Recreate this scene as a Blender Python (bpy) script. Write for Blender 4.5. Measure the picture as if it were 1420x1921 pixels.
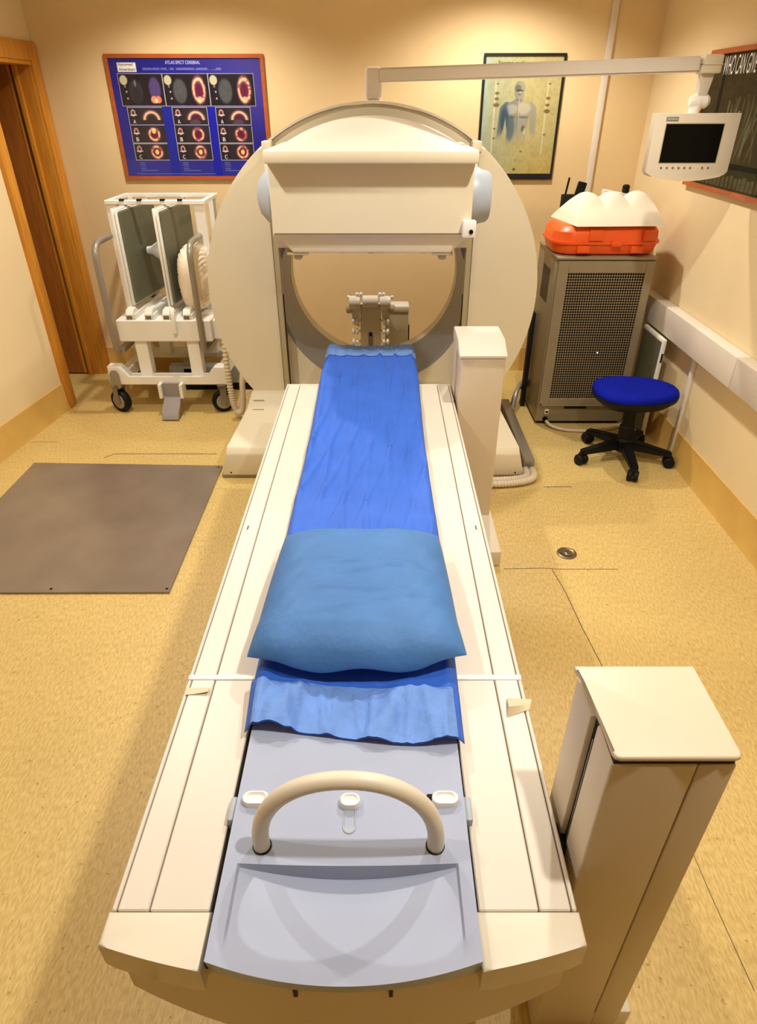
import bpy, bmesh, math, random
import numpy as np
from mathutils import Vector, Matrix

# ------------------------------------------------------------------ clear
for o in list(bpy.data.objects):
    bpy.data.objects.remove(o, do_unlink=True)
scn = bpy.context.scene
COL = scn.collection
random.seed(7)
R = math.radians
S = 1.8            # metres per layout unit (layout unit = camera height)

# ------------------------------------------------------------------ camera
cam_d = bpy.data.cameras.new('camera')
cam = bpy.data.objects.new('camera', cam_d)
COL.objects.link(cam)
cam.location = (0, 0, S)
cam.rotation_euler = (R(90 - 32.55), 0, 0)
cam_d.sensor_fit = 'VERTICAL'
cam_d.sensor_height = 24.0
cam_d.sensor_width = 24.0
cam_d.lens = 1206.0 / 1921.0 * 24.0
cam_d.shift_x = -6.0 / 1921.0
cam_d.clip_start = 0.02
scn.camera = cam

# ------------------------------------------------------------------ world, exposure
w = bpy.data.worlds.new('world')
scn.world = w
w.use_nodes = True
w.node_tree.nodes['Background'].inputs[0].default_value = (1.0, 0.86, 0.66, 1)
w.node_tree.nodes['Background'].inputs[1].default_value = 0.05
scn.view_settings.view_transform = 'Standard'
scn.view_settings.look = 'None'
scn.view_settings.gamma = 1.0
scn.view_settings.use_curve_mapping = False
scn.view_settings.exposure = 0.0

LAMP_COL = (1.0, 0.95, 0.87)
LAMP_W = 92.0
CEIL = 1.47
LAMPS = [(0.37, 0.37, 1.1), (-0.62, 0.45, .45), (0.42, 1.36, 1.0), (-0.62, 1.42, 1.0), (0.40, 2.36, 1.0), (-0.62, 2.30, 1.0)]

# ------------------------------------------------------------------ materials
def srgb(c):
    out = []
    for v in c:
        v = v / 255.0
        out.append(v / 12.92 if v <= 0.04045 else ((v + 0.055) / 1.055) ** 2.4)
    return tuple(out)

MATS = {}
def mat(name, col, rough=0.5, metal=0.0, var=0.06, scale=6.0, bump=0.0, bscale=60.0,
        stretch=(1, 1, 1), coat=0.0, spec=0.5, sub=None, alpha=None):
    m = bpy.data.materials.new(name)
    m.use_nodes = True
    nt = m.node_tree
    b = nt.nodes['Principled BSDF']
    b.inputs['Roughness'].default_value = rough
    b.inputs['Metallic'].default_value = metal
    b.inputs['Specular IOR Level'].default_value = spec
    b.inputs['Coat Weight'].default_value = coat
    b.inputs['Coat Roughness'].default_value = 0.08
    c = srgb(col)
    tc = nt.nodes.new('ShaderNodeTexCoord')
    mp = nt.nodes.new('ShaderNodeMapping')
    mp.inputs['Scale'].default_value = stretch
    nt.links.new(tc.outputs['Object'], mp.inputs['Vector'])
    n = nt.nodes.new('ShaderNodeTexNoise')
    n.inputs['Scale'].default_value = scale
    n.inputs['Detail'].default_value = 4
    nt.links.new(mp.outputs[0], n.inputs['Vector'])
    r = nt.nodes.new('ShaderNodeValToRGB')
    r.color_ramp.elements[0].position = 0.3
    r.color_ramp.elements[1].position = 0.7
    r.color_ramp.elements[0].color = tuple(max(0, x * (1 - var)) for x in c) + (1,)
    r.color_ramp.elements[1].color = tuple(min(1, x * (1 + var)) for x in c) + (1,)
    nt.links.new(n.outputs['Fac'], r.inputs['Fac'])
    nt.links.new(r.outputs['Color'], b.inputs['Base Color'])
    if bump > 0:
        n2 = nt.nodes.new('ShaderNodeTexNoise')
        n2.inputs['Scale'].default_value = bscale
        n2.inputs['Detail'].default_value = 3
        nt.links.new(mp.outputs[0], n2.inputs['Vector'])
        bp = nt.nodes.new('ShaderNodeBump')
        bp.inputs['Strength'].default_value = bump
        bp.inputs['Distance'].default_value = 0.01
        nt.links.new(n2.outputs['Fac'], bp.inputs['Height'])
        nt.links.new(bp.outputs[0], b.inputs['Normal'])
    MATS[name] = m
    return m

def floor_mat():
    m = mat('floor_vinyl', (214, 187, 120), 0.42, var=0.07, scale=1.6)
    nt = m.node_tree
    b = nt.nodes['Principled BSDF']
    base = b.inputs['Base Color'].links[0].from_socket
    tc = [n for n in nt.nodes if n.type == 'TEX_COORD'][0]
    mp = nt.nodes.new('ShaderNodeMapping'); mp.inputs['Scale'].default_value = (150, 42, 42)
    nt.links.new(tc.outputs['Object'], mp.inputs['Vector'])
    n = nt.nodes.new('ShaderNodeTexNoise'); n.inputs['Scale'].default_value = 1.0; n.inputs['Detail'].default_value = 3
    nt.links.new(mp.outputs[0], n.inputs['Vector'])
    r = nt.nodes.new('ShaderNodeValToRGB')
    r.color_ramp.elements[0].position = 0.36; r.color_ramp.elements[1].position = 0.62
    r.color_ramp.elements[0].color = (0.84, 0.79, 0.68, 1); r.color_ramp.elements[1].color = (1.05, 1.05, 1.04, 1)
    nt.links.new(n.outputs['Fac'], r.inputs['Fac'])
    mx = nt.nodes.new('ShaderNodeMix'); mx.data_type = 'RGBA'; mx.blend_type = 'MULTIPLY'; mx.inputs[0].default_value = 1.0
    nt.links.new(base, mx.inputs[6]); nt.links.new(r.outputs['Color'], mx.inputs[7])
    # small dark specks
    n3 = nt.nodes.new('ShaderNodeTexNoise'); n3.inputs['Scale'].default_value = 60.0; n3.inputs['Detail'].default_value = 2
    nt.links.new(tc.outputs['Object'], n3.inputs['Vector'])
    r3 = nt.nodes.new('ShaderNodeValToRGB')
    r3.color_ramp.elements[0].position = 0.26; r3.color_ramp.elements[1].position = 0.33
    r3.color_ramp.elements[0].color = (0.62, 0.52, 0.38, 1); r3.color_ramp.elements[1].color = (1, 1, 1, 1)
    nt.links.new(n3.outputs['Fac'], r3.inputs['Fac'])
    mx2 = nt.nodes.new('ShaderNodeMix'); mx2.data_type = 'RGBA'; mx2.blend_type = 'MULTIPLY'; mx2.inputs[0].default_value = 1.0
    nt.links.new(mx.outputs[2], mx2.inputs[6]); nt.links.new(r3.outputs['Color'], mx2.inputs[7])
    nt.links.new(mx2.outputs[2], b.inputs['Base Color'])
    return m

def print_mat(name, rough=0.35, coat=0.6):
    m = bpy.data.materials.new(name)
    m.use_nodes = True
    nt = m.node_tree
    b = nt.nodes['Principled BSDF']
    a = nt.nodes.new('ShaderNodeVertexColor'); a.layer_name = 'print'
    nt.links.new(a.outputs['Color'], b.inputs['Base Color'])
    b.inputs['Roughness'].default_value = rough
    b.inputs['Coat Weight'].default_value = coat
    b.inputs['Coat Roughness'].default_value = 0.06
    MATS[name] = m
    return m

floor_mat()
mat('wall_paint', (230, 203, 154), 0.75, var=0.03, scale=2.0, bump=0.05, bscale=120)
mat('wall_paint_side', (234, 212, 168), 0.75, var=0.03, scale=2.0, bump=0.05, bscale=120)
mat('ceiling_paint', (240, 228, 205), 0.85, var=0.02)
mat('cove', (212, 172, 92), 0.5, var=0.08, scale=5.0)
mat('oak', (205, 138, 44), 0.45, var=0.16, scale=9.0, stretch=(7, 7, 0.7))
mat('oak_dark', (158, 92, 26), 0.5, var=0.18, scale=9.0, stretch=(7, 7, 0.7))
mat('cream', (224, 214, 192), 0.42, var=0.02, scale=3.0)
mat('cream_ring', (228, 217, 188), 0.5, var=0.02, scale=3.0, bump=0.03, bscale=300)
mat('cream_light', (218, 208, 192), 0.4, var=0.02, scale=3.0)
mat('column_beige', (214, 198, 172), 0.42, var=0.02, scale=3.0)
mat('white_paint', (242, 239, 230), 0.4, var=0.03)
mat('white_plastic', (240, 238, 232), 0.35, var=0.02)
mat('bluegrey', (166, 175, 198), 0.42, var=0.03, scale=5.0)
mat('hubgrey', (168, 177, 186), 0.45, var=0.03)
mat('boregrey', (140, 140, 142), 0.4, var=0.05)
mat('dark', (24, 23, 23), 0.6, var=0.1, spec=0.25)
mat('black', (7, 7, 9), 0.55, var=0.1, spec=0.25)
mat('seam', (112, 92, 60), 0.7, var=0.1)
mat('channel', (178, 164, 130), 0.5, var=0.05)
mat('steelplate', (142, 128, 114), 0.30, metal=0.35, var=0.13, scale=3.5, bump=0.03, bscale=40)
mat('steel', (150, 145, 138), 0.35, metal=0.8, var=0.06)
mat('tube_grey', (150, 142, 130), 0.35, metal=0.3, var=0.05)
mat('pedal', (150, 142, 138), 0.5)
mat('olive', (96, 98, 78), 0.45, var=0.10, scale=5)
mat('rack', (150, 138, 112), 0.45, metal=0.15, var=0.08, scale=4)
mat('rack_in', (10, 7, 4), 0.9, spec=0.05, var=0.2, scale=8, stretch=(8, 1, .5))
mat('orange', (240, 94, 28), 0.38, var=0.06, scale=8)
mat('foam', (230, 219, 196), 0.8, var=0.02)
mat('sheet', (44, 100, 206), 0.62, var=0.07, scale=9, bump=0.25, bscale=45)
mat('sheet_hem', (102, 144, 216), 0.65, var=0.12, scale=14, bump=0.3, bscale=60)
mat('pillow', (66, 118, 180), 0.6, var=0.10, scale=5, bump=0.18, bscale=50)
mat('cushion', (240, 226, 204), 0.55, var=0.05, bump=0.3, bscale=20)
mat('stool_blue', (2, 22, 150), 0.85, spec=0.15, var=0.12, scale=40)
mat('rubber', (12, 12, 14), 0.6, spec=0.25)
mat('tape', (214, 198, 166), 0.5, var=0.05)
mat('frame_red', (176, 88, 40), 0.4, var=0.12, scale=10, stretch=(1, 1, 4))
mat('frame_black', (20, 20, 20), 0.4)
mat('screen_black', (2, 2, 2), 0.35, var=0.0, spec=0.12)
mat('text_white', (235, 235, 235), 0.5, var=0.0)
mat('text_pale', (196, 200, 226), 0.5, var=0.0)
mat('text_dark', (40, 34, 26), 0.5, var=0.0)
mat('text_grey', (120, 112, 98), 0.5, var=0.0)
mat('trunk_white', (226, 216, 202), 0.45, var=0.02)
mat('brass', (130, 116, 88), 0.3, metal=0.8, var=0.1)
mat('hose', (214, 200, 174), 0.5, var=0.04)
print_mat('print_glossy', 0.35, 0.35)
print_mat('print_matte', 0.6, 0.0)
MATS['print_matte'].node_tree.nodes['Principled BSDF'].inputs['Specular IOR Level'].default_value = 0.15
em = bpy.data.materials.new('lamp_glow'); em.use_nodes = True
em.node_tree.nodes['Principled BSDF'].inputs['Emission Color'].default_value = LAMP_COL + (1,)
em.node_tree.nodes['Principled BSDF'].inputs['Emission Strength'].default_value = 4.0
MATS['lamp_glow'] = em

# ------------------------------------------------------------------ mesh helpers (layout units)
class MB:
    def __init__(self):
        self.bm = bmesh.new()

    def box(self, x0, x1, y0, y1, z0, z1, bev=0.0, seg=2, rot=None):
        vs = [self.bm.verts.new((x, y, z)) for x in (x0, x1) for y in (y0, y1) for z in (z0, z1)]
        f = [(0, 1, 3, 2), (4, 6, 7, 5), (0, 4, 5, 1), (2, 3, 7, 6), (0, 2, 6, 4), (1, 5, 7, 3)]
        fs = [self.bm.faces.new([vs[i] for i in q]) for q in f]
        if rot:
            c = Vector(((x0 + x1) / 2, (y0 + y1) / 2, (z0 + z1) / 2))
            bmesh.ops.rotate(self.bm, verts=vs, cent=c, matrix=rot)
        if bev > 0:
            es = list({e for q in fs for e in q.edges})
            bmesh.ops.bevel(self.bm, geom=es, offset=bev, segments=seg, profile=0.5, affect='EDGES')
        return self

    def prism(self, pts, axis, a, b, bev=0.0, seg=2):
        def P(p, t):
            if axis == 'x': return (t, p[0], p[1])
            if axis == 'y': return (p[0], t, p[1])
            return (p[0], p[1], t)
        A = [self.bm.verts.new(P(p, a)) for p in pts]
        B = [self.bm.verts.new(P(p, b)) for p in pts]
        n = len(pts)
        fs = [self.bm.faces.new(A), self.bm.faces.new(B[::-1])]
        for i in range(n):
            fs.append(self.bm.faces.new([A[i], B[i], B[(i + 1) % n], A[(i + 1) % n]]))
        if bev > 0:
            es = list({e for q in fs[:2] for e in q.edges})
            bmesh.ops.bevel(self.bm, geom=es, offset=bev, segments=seg, profile=0.5, affect='EDGES')
        return self

    def tube(self, pts, r, n=12, cap=True, smooth=0):
        pts = [Vector(p) for p in pts]
        for _ in range(smooth):
            q = [pts[0]]
            for i in range(len(pts) - 1):
                q.append(pts[i] * .75 + pts[i + 1] * .25)
                q.append(pts[i] * .25 + pts[i + 1] * .75)
            q.append(pts[-1]); pts = q
        rs = r if isinstance(r, (list, tuple)) else None
        rings = []
        t0 = (pts[1] - pts[0]).normalized()
        up = Vector((0, 0, 1)) if abs(t0.z) < .9 else Vector((1, 0, 0))
        nrm = t0.cross(up).normalized()
        for i, p in enumerate(pts):
            if i == 0: t = t0
            elif i == len(pts) - 1: t = (pts[i] - pts[i - 1]).normalized()
            else: t = ((pts[i + 1] - pts[i]).normalized() + (pts[i] - pts[i - 1]).normalized()).normalized()
            nrm = (nrm - t * nrm.dot(t)).normalized()
            bn = t.cross(nrm)
            rr = (r(i / (len(pts) - 1)) if callable(r) else (rs[i] if rs and len(rs) == len(pts) else r))
            rings.append([self.bm.verts.new(p + (nrm * math.cos(k * 2 * math.pi / n) + bn * math.sin(k * 2 * math.pi / n)) * rr) for k in range(n)])
        for a, b in zip(rings, rings[1:]):
            for k in range(n):
                self.bm.faces.new([a[k], a[(k + 1) % n], b[(k + 1) % n], b[k]])
        if cap:
            self.bm.faces.new(rings[0][::-1]); self.bm.faces.new(rings[-1])
        return self

    def lathe(self, prof, c, axis='z', n=24, sx=1.0, sy=1.0):
        """prof: list of (radius, height along axis)"""
        c = Vector(c)
        def P(r, h, a):
            x, y = r * math.cos(a) * sx, r * math.sin(a) * sy
            if axis == 'z': return c + Vector((x, y, h))
            if axis == 'x': return c + Vector((h, x, y))
            return c + Vector((x, h, y))
        rings = []
        for r, h in prof:
            if r < 1e-6: rings.append([self.bm.verts.new(P(0, h, 0))])
            else: rings.append([self.bm.verts.new(P(r, h, k * 2 * math.pi / n)) for k in range(n)])
        for a, b in zip(rings, rings[1:]):
            for k in range(n):
                q = [a[k % len(a)], a[(k + 1) % len(a)], b[(k + 1) % len(b)], b[k % len(b)]]
                u = []
                for v in q:
                    if v not in u: u.append(v)
                if len(u) > 2: self.bm.faces.new(u)
        if len(rings[0]) > 1: self.bm.faces.new(rings[0][::-1])
        if len(rings[-1]) > 1: self.bm.faces.new(rings[-1])
        return self

    def grid(self, f, us, vs, closed_u=False):
        V = [[self.bm.verts.new(f(u, v)) for v in vs] for u in us]
        nu = len(us)
        for i in range(nu if closed_u else nu - 1):
            for j in range(len(vs) - 1):
                a = i; b = (i + 1) % nu
                self.bm.faces.new([V[a][j], V[b][j], V[b][j + 1], V[a][j + 1]])
        return V

    def build(self, name, mname, parent=None, base=None, ang=35, smooth=True):
        bmesh.ops.recalc_face_normals(self.bm, faces=self.bm.faces)
        me = bpy.data.meshes.new(name)
        if parent is not None:
            off = Vector(parent['_base'])
        elif base is not None:
            off = Vector(base)
        else:
            co = [v.co for v in self.bm.verts]
            lo = [min(c[i] for c in co) for i in range(3)]; hi = [max(c[i] for c in co) for i in range(3)]
            off = Vector(((lo[0] + hi[0]) / 2, (lo[1] + hi[1]) / 2, lo[2]))
        for v in self.bm.verts:
            v.co = (v.co - off) * S
        self.bm.to_mesh(me); self.bm.free()
        if smooth:
            me.polygons.foreach_set('use_smooth', [True] * len(me.polygons))
            me.set_sharp_from_angle(angle=R(ang))
        me.materials.append(MATS[mname])
        o = bpy.data.objects.new(name, me)
        COL.objects.link(o)
        o['_base'] = tuple(off)
        if parent is not None:
            o.parent = parent
        else:
            o.location = off * S
        return o

def tag(o, label, cat=None, group=None, kind=None):
    o['label'] = label
    if cat: o['category'] = cat
    if group: o['group'] = group
    if kind: o['kind'] = kind
    return o

def thing(name, base, label=None, cat=None, group=None, kind=None):
    o = bpy.data.objects.new(name, None)
    o.empty_display_size = 0.05
    COL.objects.link(o)
    o.location = Vector(base) * S
    o['_base'] = tuple(base)
    if label: tag(o, label, cat, group)
    if kind: o['kind'] = kind
    return o

def struct(o, label=None):
    o['kind'] = 'structure'
    if label: o['label'] = label
    return o

def dup(o, dx, dy, dz, parent=None):
    c = o.copy(); COL.objects.link(c)
    c.parent = parent if parent is not None else o.parent
    c.location = o.location + Vector((dx, dy, dz)) * S
    return c

def text(name, body, origin, width, height, ex, ey, mname, parent, off=0.0008, squeeze=True):
    """flat lettering; origin = lower left (layout units), ex/ey unit vectors"""
    cu = bpy.data.curves.new(name, 'FONT')
    cu.body = body; cu.size = 1.0
    to = bpy.data.objects.new(name, cu); COL.objects.link(to)
    bpy.context.view_layer.update()
    dg = bpy.context.evaluated_depsgraph_get()
    me = bpy.data.meshes.new_from_object(to.evaluated_get(dg))
    bpy.data.objects.remove(to, do_unlink=True)
    co = np.zeros(len(me.vertices) * 3); me.vertices.foreach_get('co', co); co = co.reshape(-1, 3)
    lo, hi = co.min(0), co.max(0)
    fx = width / (hi[0] - lo[0]); fy = height / (hi[1] - lo[1])
    ex, ey = Vector(ex), Vector(ey); n = ex.cross(ey)
    base = Vector(parent['_base'])
    for v in me.vertices:
        p = Vector(origin) + ex * ((v.co.x - lo[0]) * fx) + ey * ((v.co.y - lo[1]) * fy) + n * off
        v.co = (p - base) * S
    me.materials.clear(); me.materials.append(MATS[mname])
    o = bpy.data.objects.new(name, me); COL.objects.link(o); o.parent = parent; o['_base'] = tuple(base)
    return o

def printed(name, img, origin, ex, ey, width, height, mname, parent):
    """img: HxWx3 sRGB 0..1 array, row 0 on top; a flat print as a fine mesh with a colour layer"""
    h, wd, _ = img.shape
    lin = np.where(img <= 0.04045, img / 12.92, ((img + 0.055) / 1.055) ** 2.4)
    uu, vv = np.meshgrid(np.linspace(0, 1, wd), np.linspace(1, 0, h))
    ex, ey, o0 = np.array(ex), np.array(ey), np.array(origin) - np.array(parent['_base'])
    co = (o0 + uu[..., None] * width * ex + vv[..., None] * height * ey) * S
    idx = np.arange(h * wd).reshape(h, wd)
    q = np.stack([idx[1:, :-1], idx[1:, 1:], idx[:-1, 1:], idx[:-1, :-1]], -1).reshape(-1, 4)
    me = bpy.data.meshes.new(name)
    me.vertices.add(h * wd); me.vertices.foreach_set('co', co.reshape(-1).astype(np.float32))
    me.loops.add(q.size); me.loops.foreach_set('vertex_index', q.reshape(-1).astype(np.int32))
    me.polygons.add(len(q)); me.polygons.foreach_set('loop_start', np.arange(0, q.size, 4, dtype=np.int32))
    me.update(calc_edges=True)
    at = me.color_attributes.new('print', 'FLOAT_COLOR', 'POINT')
    rgba = np.ones((h * wd, 4), np.float32); rgba[:, :3] = np.clip(lin.reshape(-1, 3), 0, 1)
    at.data.foreach_set('color', rgba.reshape(-1))
    me.materials.append(MATS[mname])
    o = bpy.data.objects.new(name, me); COL.objects.link(o); o.parent = parent; o['_base'] = parent['_base']
    return o

# ================================================================== SETTING
BW = 2.74          # back wall
RW = 0.962         # right wall
LW = -1.212        # left wall by the door
FW = -1.70         # wall behind the camera
LN = LW - 0.11 * (2.33 - FW)   # the left wall splays towards the camera

m = MB(); m.box(-1.95, RW + .1, FW - .1, BW + .1, -0.05, 0)
floor = struct(m.build('floor', 'floor_vinyl', base=(0, 0, 0)), 'yellow flecked vinyl floor with worn welded seams')
m = MB(); m.box(-1.95, RW + .1, FW - .1, BW + .1, CEIL, CEIL + .05)
ceil = struct(m.build('ceiling', 'ceiling_paint'))
m = MB(); m.box(-1.95, RW + .1, BW, BW + .08, 0, CEIL)
wall_back = struct(m.build('wall_back', 'wall_paint'))
m = MB(); m.box(RW, RW + .08, FW, BW, 0, CEIL)
wall_right = struct(m.build('wall_right', 'wall_paint_side'))
m = MB(); m.box(-1.95, RW + .08, FW - .08, FW, 0, CEIL)
wall_front = struct(m.build('wall_front', 'wall_paint'))
DN, DF, DH = 2.355, 2.685, 1.118     # doorway near, far edge, head height
m = MB()
m.prism([(LN, FW), (LW, 2.33), (LW, DN), (LW - .1, DN), (LN - .1, FW)], 'z', 0, CEIL)
m.box(LW - .1, LW, DN, BW, DH, CEIL)
m.box(LW - .1, LW, DF + .02, BW, 0, DH)
wall_left = struct(m.build('wall_left', 'wall_paint_side'))

# coved skirting
def cove(pts):
    pass
m = MB(); m.prism([(BW - .014, 0), (BW, 0), (BW, .1), (BW - .006, .1), (BW - .008, .02)], 'x', LW, RW)
struct(m.build('baseboard_back', 'cove'))
m = MB(); m.prism([(RW - .014, 0), (RW, 0), (RW, .1), (RW - .005, .1), (RW - .007, .02)], 'y', FW, BW - .014)
struct(m.build('baseboard_right', 'cove'))
m = MB()
def P_l(y): return LW - 0.11 * (2.33 - y)
A = [m.bm.verts.new((P_l(FW) + dx, FW, z)) for dx, z in ((0, 0), (.014, 0), (.007, .02), (.005, .1), (0, .1))]
B = [m.bm.verts.new((P_l(2.312) + dx, 2.312, z)) for dx, z in ((0, 0), (.014, 0), (.007, .02), (.005, .1), (0, .1))]
for i in range(5):
    m.bm.faces.new([A[i], A[(i + 1) % 5], B[(i + 1) % 5], B[i]])
m.bm.faces.new(A); m.bm.faces.new(B[::-1])
struct(m.build('baseboard_left', 'cove'))

# floor seams (welded joints in the vinyl) as parts of the floor
def seam(pts, wd=0.0016):
    m = MB()
    for a, b in zip(pts, pts[1:]):
        a = Vector((a[0], a[1], 0)); b = Vector((b[0], b[1], 0))
        d = (b - a).normalized(); n = Vector((-d.y, d.x, 0)) * wd
        vs = [m.bm.verts.new(p) for p in (a - n, b - n, b + n, a + n)]
        v2 = [m.bm.verts.new(v.co + Vector((0, 0, .0006))) for v in vs]
        m.bm.faces.new(v2)
        for i in range(4):
            m.bm.faces.new([vs[i], vs[(i + 1) % 4], v2[(i + 1) % 4], v2[i]])
    o = m.build('floor_seam', 'seam', floor)
    return o
seam([(.31, 1.298), (.41, 1.301), (.45, 1.297), (.60, 1.297)], .0008)
seam([(.432, 1.296), (.445, 1.20), (.452, 1.08), (.462, .98), (.468, .85)], .0009)
seam([(.49, .62), (.492, .5), (.497, .38)], .0005)
seam([(-.555, 1.93), (-.90, 1.93), (-.925, 1.90)], .0016)
seam([(.50, 1.71), (.585, 1.71)], .0014)
seam([(-1.22, 2.02), (-1.13, 2.02)], .0008)

# wall plugs seen through the bore
for px in (-.155, -.01, .17):
    m = MB(); m.lathe([(.004, 0), (.004, .004)], (px, BW - .004, .497), 'y', 8)
    m.build('wall_plug', 'dark', wall_back)

# ------------------------------------------------------------------ door in the left wall
door = thing('door_1', (LW, (DN + DF) / 2, 0), kind='structure')
door['label'] = 'oak door frame in the side wall with the door leaf swung open'
m = MB(); m.box(LW - .004, LW + .014, DN - .042, DN + .006, 0, DH + .055, .003)
m.build('casing', 'oak', door)
m = MB(); m.box(LW - .1, LW + .012, DN, DN + .012, 0, DH, .002); m.build('jamb', 'oak', door)
m = MB(); m.box(LW - .004, LW + .014, DF + .003, BW - .001, 0, DH + .055, .003)
m.box(LW + .008, LW + .018, DF + .016, BW - .004, 0, DH + .05, .002)
m.build('casing', 'oak', door)
m = MB(); m.box(LW - .004, LW + .014, DN + .006, DF + .003, DH, DH + .055, .003); m.build('head_casing', 'oak', door)
m = MB(); m.box(LW - .1, LW + .010, DN + .012, DF + .003, DH - .012, DH, .002); m.build('head_jamb', 'oak', door)
m = MB(); m.box(LW - .05, LW + .003, DF, DF + .016, 0, DH, .002); m.box(LW - .058, LW - .042, DF - .012, DF + .01, 0, DH, .002)
m.build('jamb', 'oak', door)
m = MB(); m.box(LW - .46, LW - .069, DF - .002, DF + .020, .006, DH - .012, .003); leaf = m.build('door_leaf', 'oak_dark', door)
m = MB(); m.box(LW - .079, LW - .068, DF - .0035, DF + .021, .006, DH - .012, .001); m.build('edge_strip', 'oak', leaf)
m = MB(); m.box(LW - .7, LW - .5, DN - .3, BW, 0, CEIL); struct(m.build('wall_hallway', 'wall_paint'))

# ------------------------------------------------------------------ recessed downlights
for i, (lx, ly, lk) in enumerate(LAMPS):
    t = thing('ceiling_downlight', (lx, ly, CEIL - .006), 'round recessed white downlight in the ceiling', 'ceiling light', 'recessed ceiling downlights')
    m = MB(); m.lathe([(.040, .006), (.050, .006), (.050, .002), (.047, 0), (.040, 0)], (lx, ly, CEIL - .006), 'z', 24); m.build('trim_ring', 'white_paint', t)
    m = MB(); m.lathe([(.040, .005), (.040, .0035), (0, .0035)], (lx, ly, CEIL - .006), 'z', 24); m.build('lens', 'lamp_glow', t)
    ld = bpy.data.lights.new('downlight_lamp', 'SPOT')
    ld.energy = LAMP_W * lk; ld.color = LAMP_COL; ld.shadow_soft_size = 0.035
    ld.spot_size = R(138); ld.spot_blend = 0.6
    lo = bpy.data.objects.new('downlight_lamp', ld); COL.objects.link(lo)
    lo.parent = t; lo.location = (0, 0, -0.02)

# ================================================================== GANTRY
GX, GZ = -.027, .502
GR, BR, CH = .496, .291, .292
Gf, Gd, Gb = 2.0, 2.055, 2.37
g = thing('scanner_gantry', (GX, 2.1, 0), 'large cream ring-shaped scanner gantry with a boxy detector head over its bore', 'scanner')

def arc(r, a0, a1, n, cx=GX, cz=GZ):
    return [(cx + r * math.cos(a0 + (a1 - a0) * i / n), cz + r * math.sin(a0 + (a1 - a0) * i / n)) for i in range(n + 1)]

# drum with bore
m = MB()
N = 96
def ring_loop(r, y): return [m.bm.verts.new((GX + r * math.cos(2 * math.pi * k / N), y, max(.004, GZ + r * math.sin(2 * math.pi * k / N)))) for k in range(N)]
la = ring_loop(GR - .003, Gd); lb = ring_loop(GR - .003, Gb); lc = ring_loop(BR + .004, Gb); ld_ = ring_loop(BR + .004, Gd)
for p, q in ((la, lb), (lb, lc), (lc, ld_), (ld_, la)):
    for k in range(N):
        m.bm.faces.new([p[k], p[(k + 1) % N], q[(k + 1) % N], q[k]])
drum = m.build('drum', 'cream_ring', g)
# bore lining : dark grey band in front, cream lip at the back
def tube_band(name, r0, r1, y0, y1, mn, ri=None):
    m = MB(); n = 96
    L = []
    for r, y in ((r0, y0), (r1, y1), (r1 + .01, y1), (r0 + .01, y0)):
        L.append([m.bm.verts.new((GX + r * math.cos(2 * math.pi * k / n), y, GZ + r * math.sin(2 * math.pi * k / n))) for k in range(n)])
    for i in range(4):
        p, q = L[i], L[(i + 1) % 4]
        for k in range(n):
            m.bm.faces.new([p[k], p[(k + 1) % n], q[(k + 1) % n], q[k]])
    return m.build(name, mn, g)
tube_band('bore_lining', BR, BR - .003, Gd - .004, 2.32, 'boregrey')
tube_band('bore_rim', BR - .004, BR - .006, 2.32, Gb + .006, 'cream_ring')

# front cover halves
for s in (-1, 1):
    th = math.acos(CH / GR)
    pts = arc(GR, -th, th, 40)
    if s < 0: pts = [(2 * GX - x, z) for x, z in pts]
    pts = [(x, max(z, .015)) for x, z in pts]
    m = MB(); m.prism(pts, 'y', Gf, Gd, .004, 2)
    cov = m.build('front_cover', 'cream_ring', g)
    # notch blocks at the top corner of the channel
    xx = GX + s * (CH - .006)
    m = MB(); m.box(xx - .012, xx + .012, Gf - .004, Gf + .05, GZ + .383, GZ + .408, .002)
    m.build('stop_block', 'cream_ring', g)
    # guide rail along the channel
    xa = GX + s * (CH - .001); xb = GX + s * (CH - .016)
    m = MB(); m.box(min(xa, xb), max(xa, xb), Gf + .004, Gd, .02, GZ + .36); m.build('guide_rail', 'channel', g)
    xa = GX + s * (CH - .0155); xb = GX + s * (CH - .0175)
    m = MB(); m.box(min(xa, xb), max(xa, xb), Gf + .018, Gf + .034, .16, .50); m.build('rail_slot', 'dark', g)

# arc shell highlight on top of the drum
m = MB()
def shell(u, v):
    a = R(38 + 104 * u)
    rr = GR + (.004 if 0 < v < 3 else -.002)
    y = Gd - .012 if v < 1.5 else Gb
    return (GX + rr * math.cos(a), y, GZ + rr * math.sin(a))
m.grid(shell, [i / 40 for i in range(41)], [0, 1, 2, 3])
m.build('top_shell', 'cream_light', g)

# feet
def foot(s):
    xi, xo = GX + s * .27, GX + s * .472
    prof = [(1.762, .012), (1.762, .085), (1.775, .104), (1.95, .155), (1.985, .195), (2.06, .21), (2.06, .012)]
    m = MB()
    a = min(xi, xo); b = max(xi, xo)
    m.prism(prof, 'x', a, b)
    # taper the outer top edge
    for v in m.bm.verts:
        if abs(v.co.x - xo) < 1e-6 and v.co.z > .05:
            v.co.x -= s * (.020 + max(0, (v.co.y - 1.775)) * .24)
    es = [e for e in m.bm.edges]
    bmesh.ops.bevel(m.bm, geom=es, offset=.004, segments=2, profile=.5, affect='EDGES')
    f = m.build('foot_cover', 'cream_ring', g)
    for yy, zz in ((1.945, .1545), (1.968, .177)):
        m = MB(); m.box(min(xo - s * .115, xo - s * .080), max(xo - s * .115, xo - s * .080), yy - .0015, yy + .0015, zz - .002, zz + .0012); m.build('foot_joint', 'channel', f)
    m = MB(); m.lathe([(.0025, 0), (.0025, .002)], (xo - s * .028, 1.760, .022), 'y', 8); m.build('screw', 'dark', f)
    return f
foot(-1); foot(1)
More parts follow.
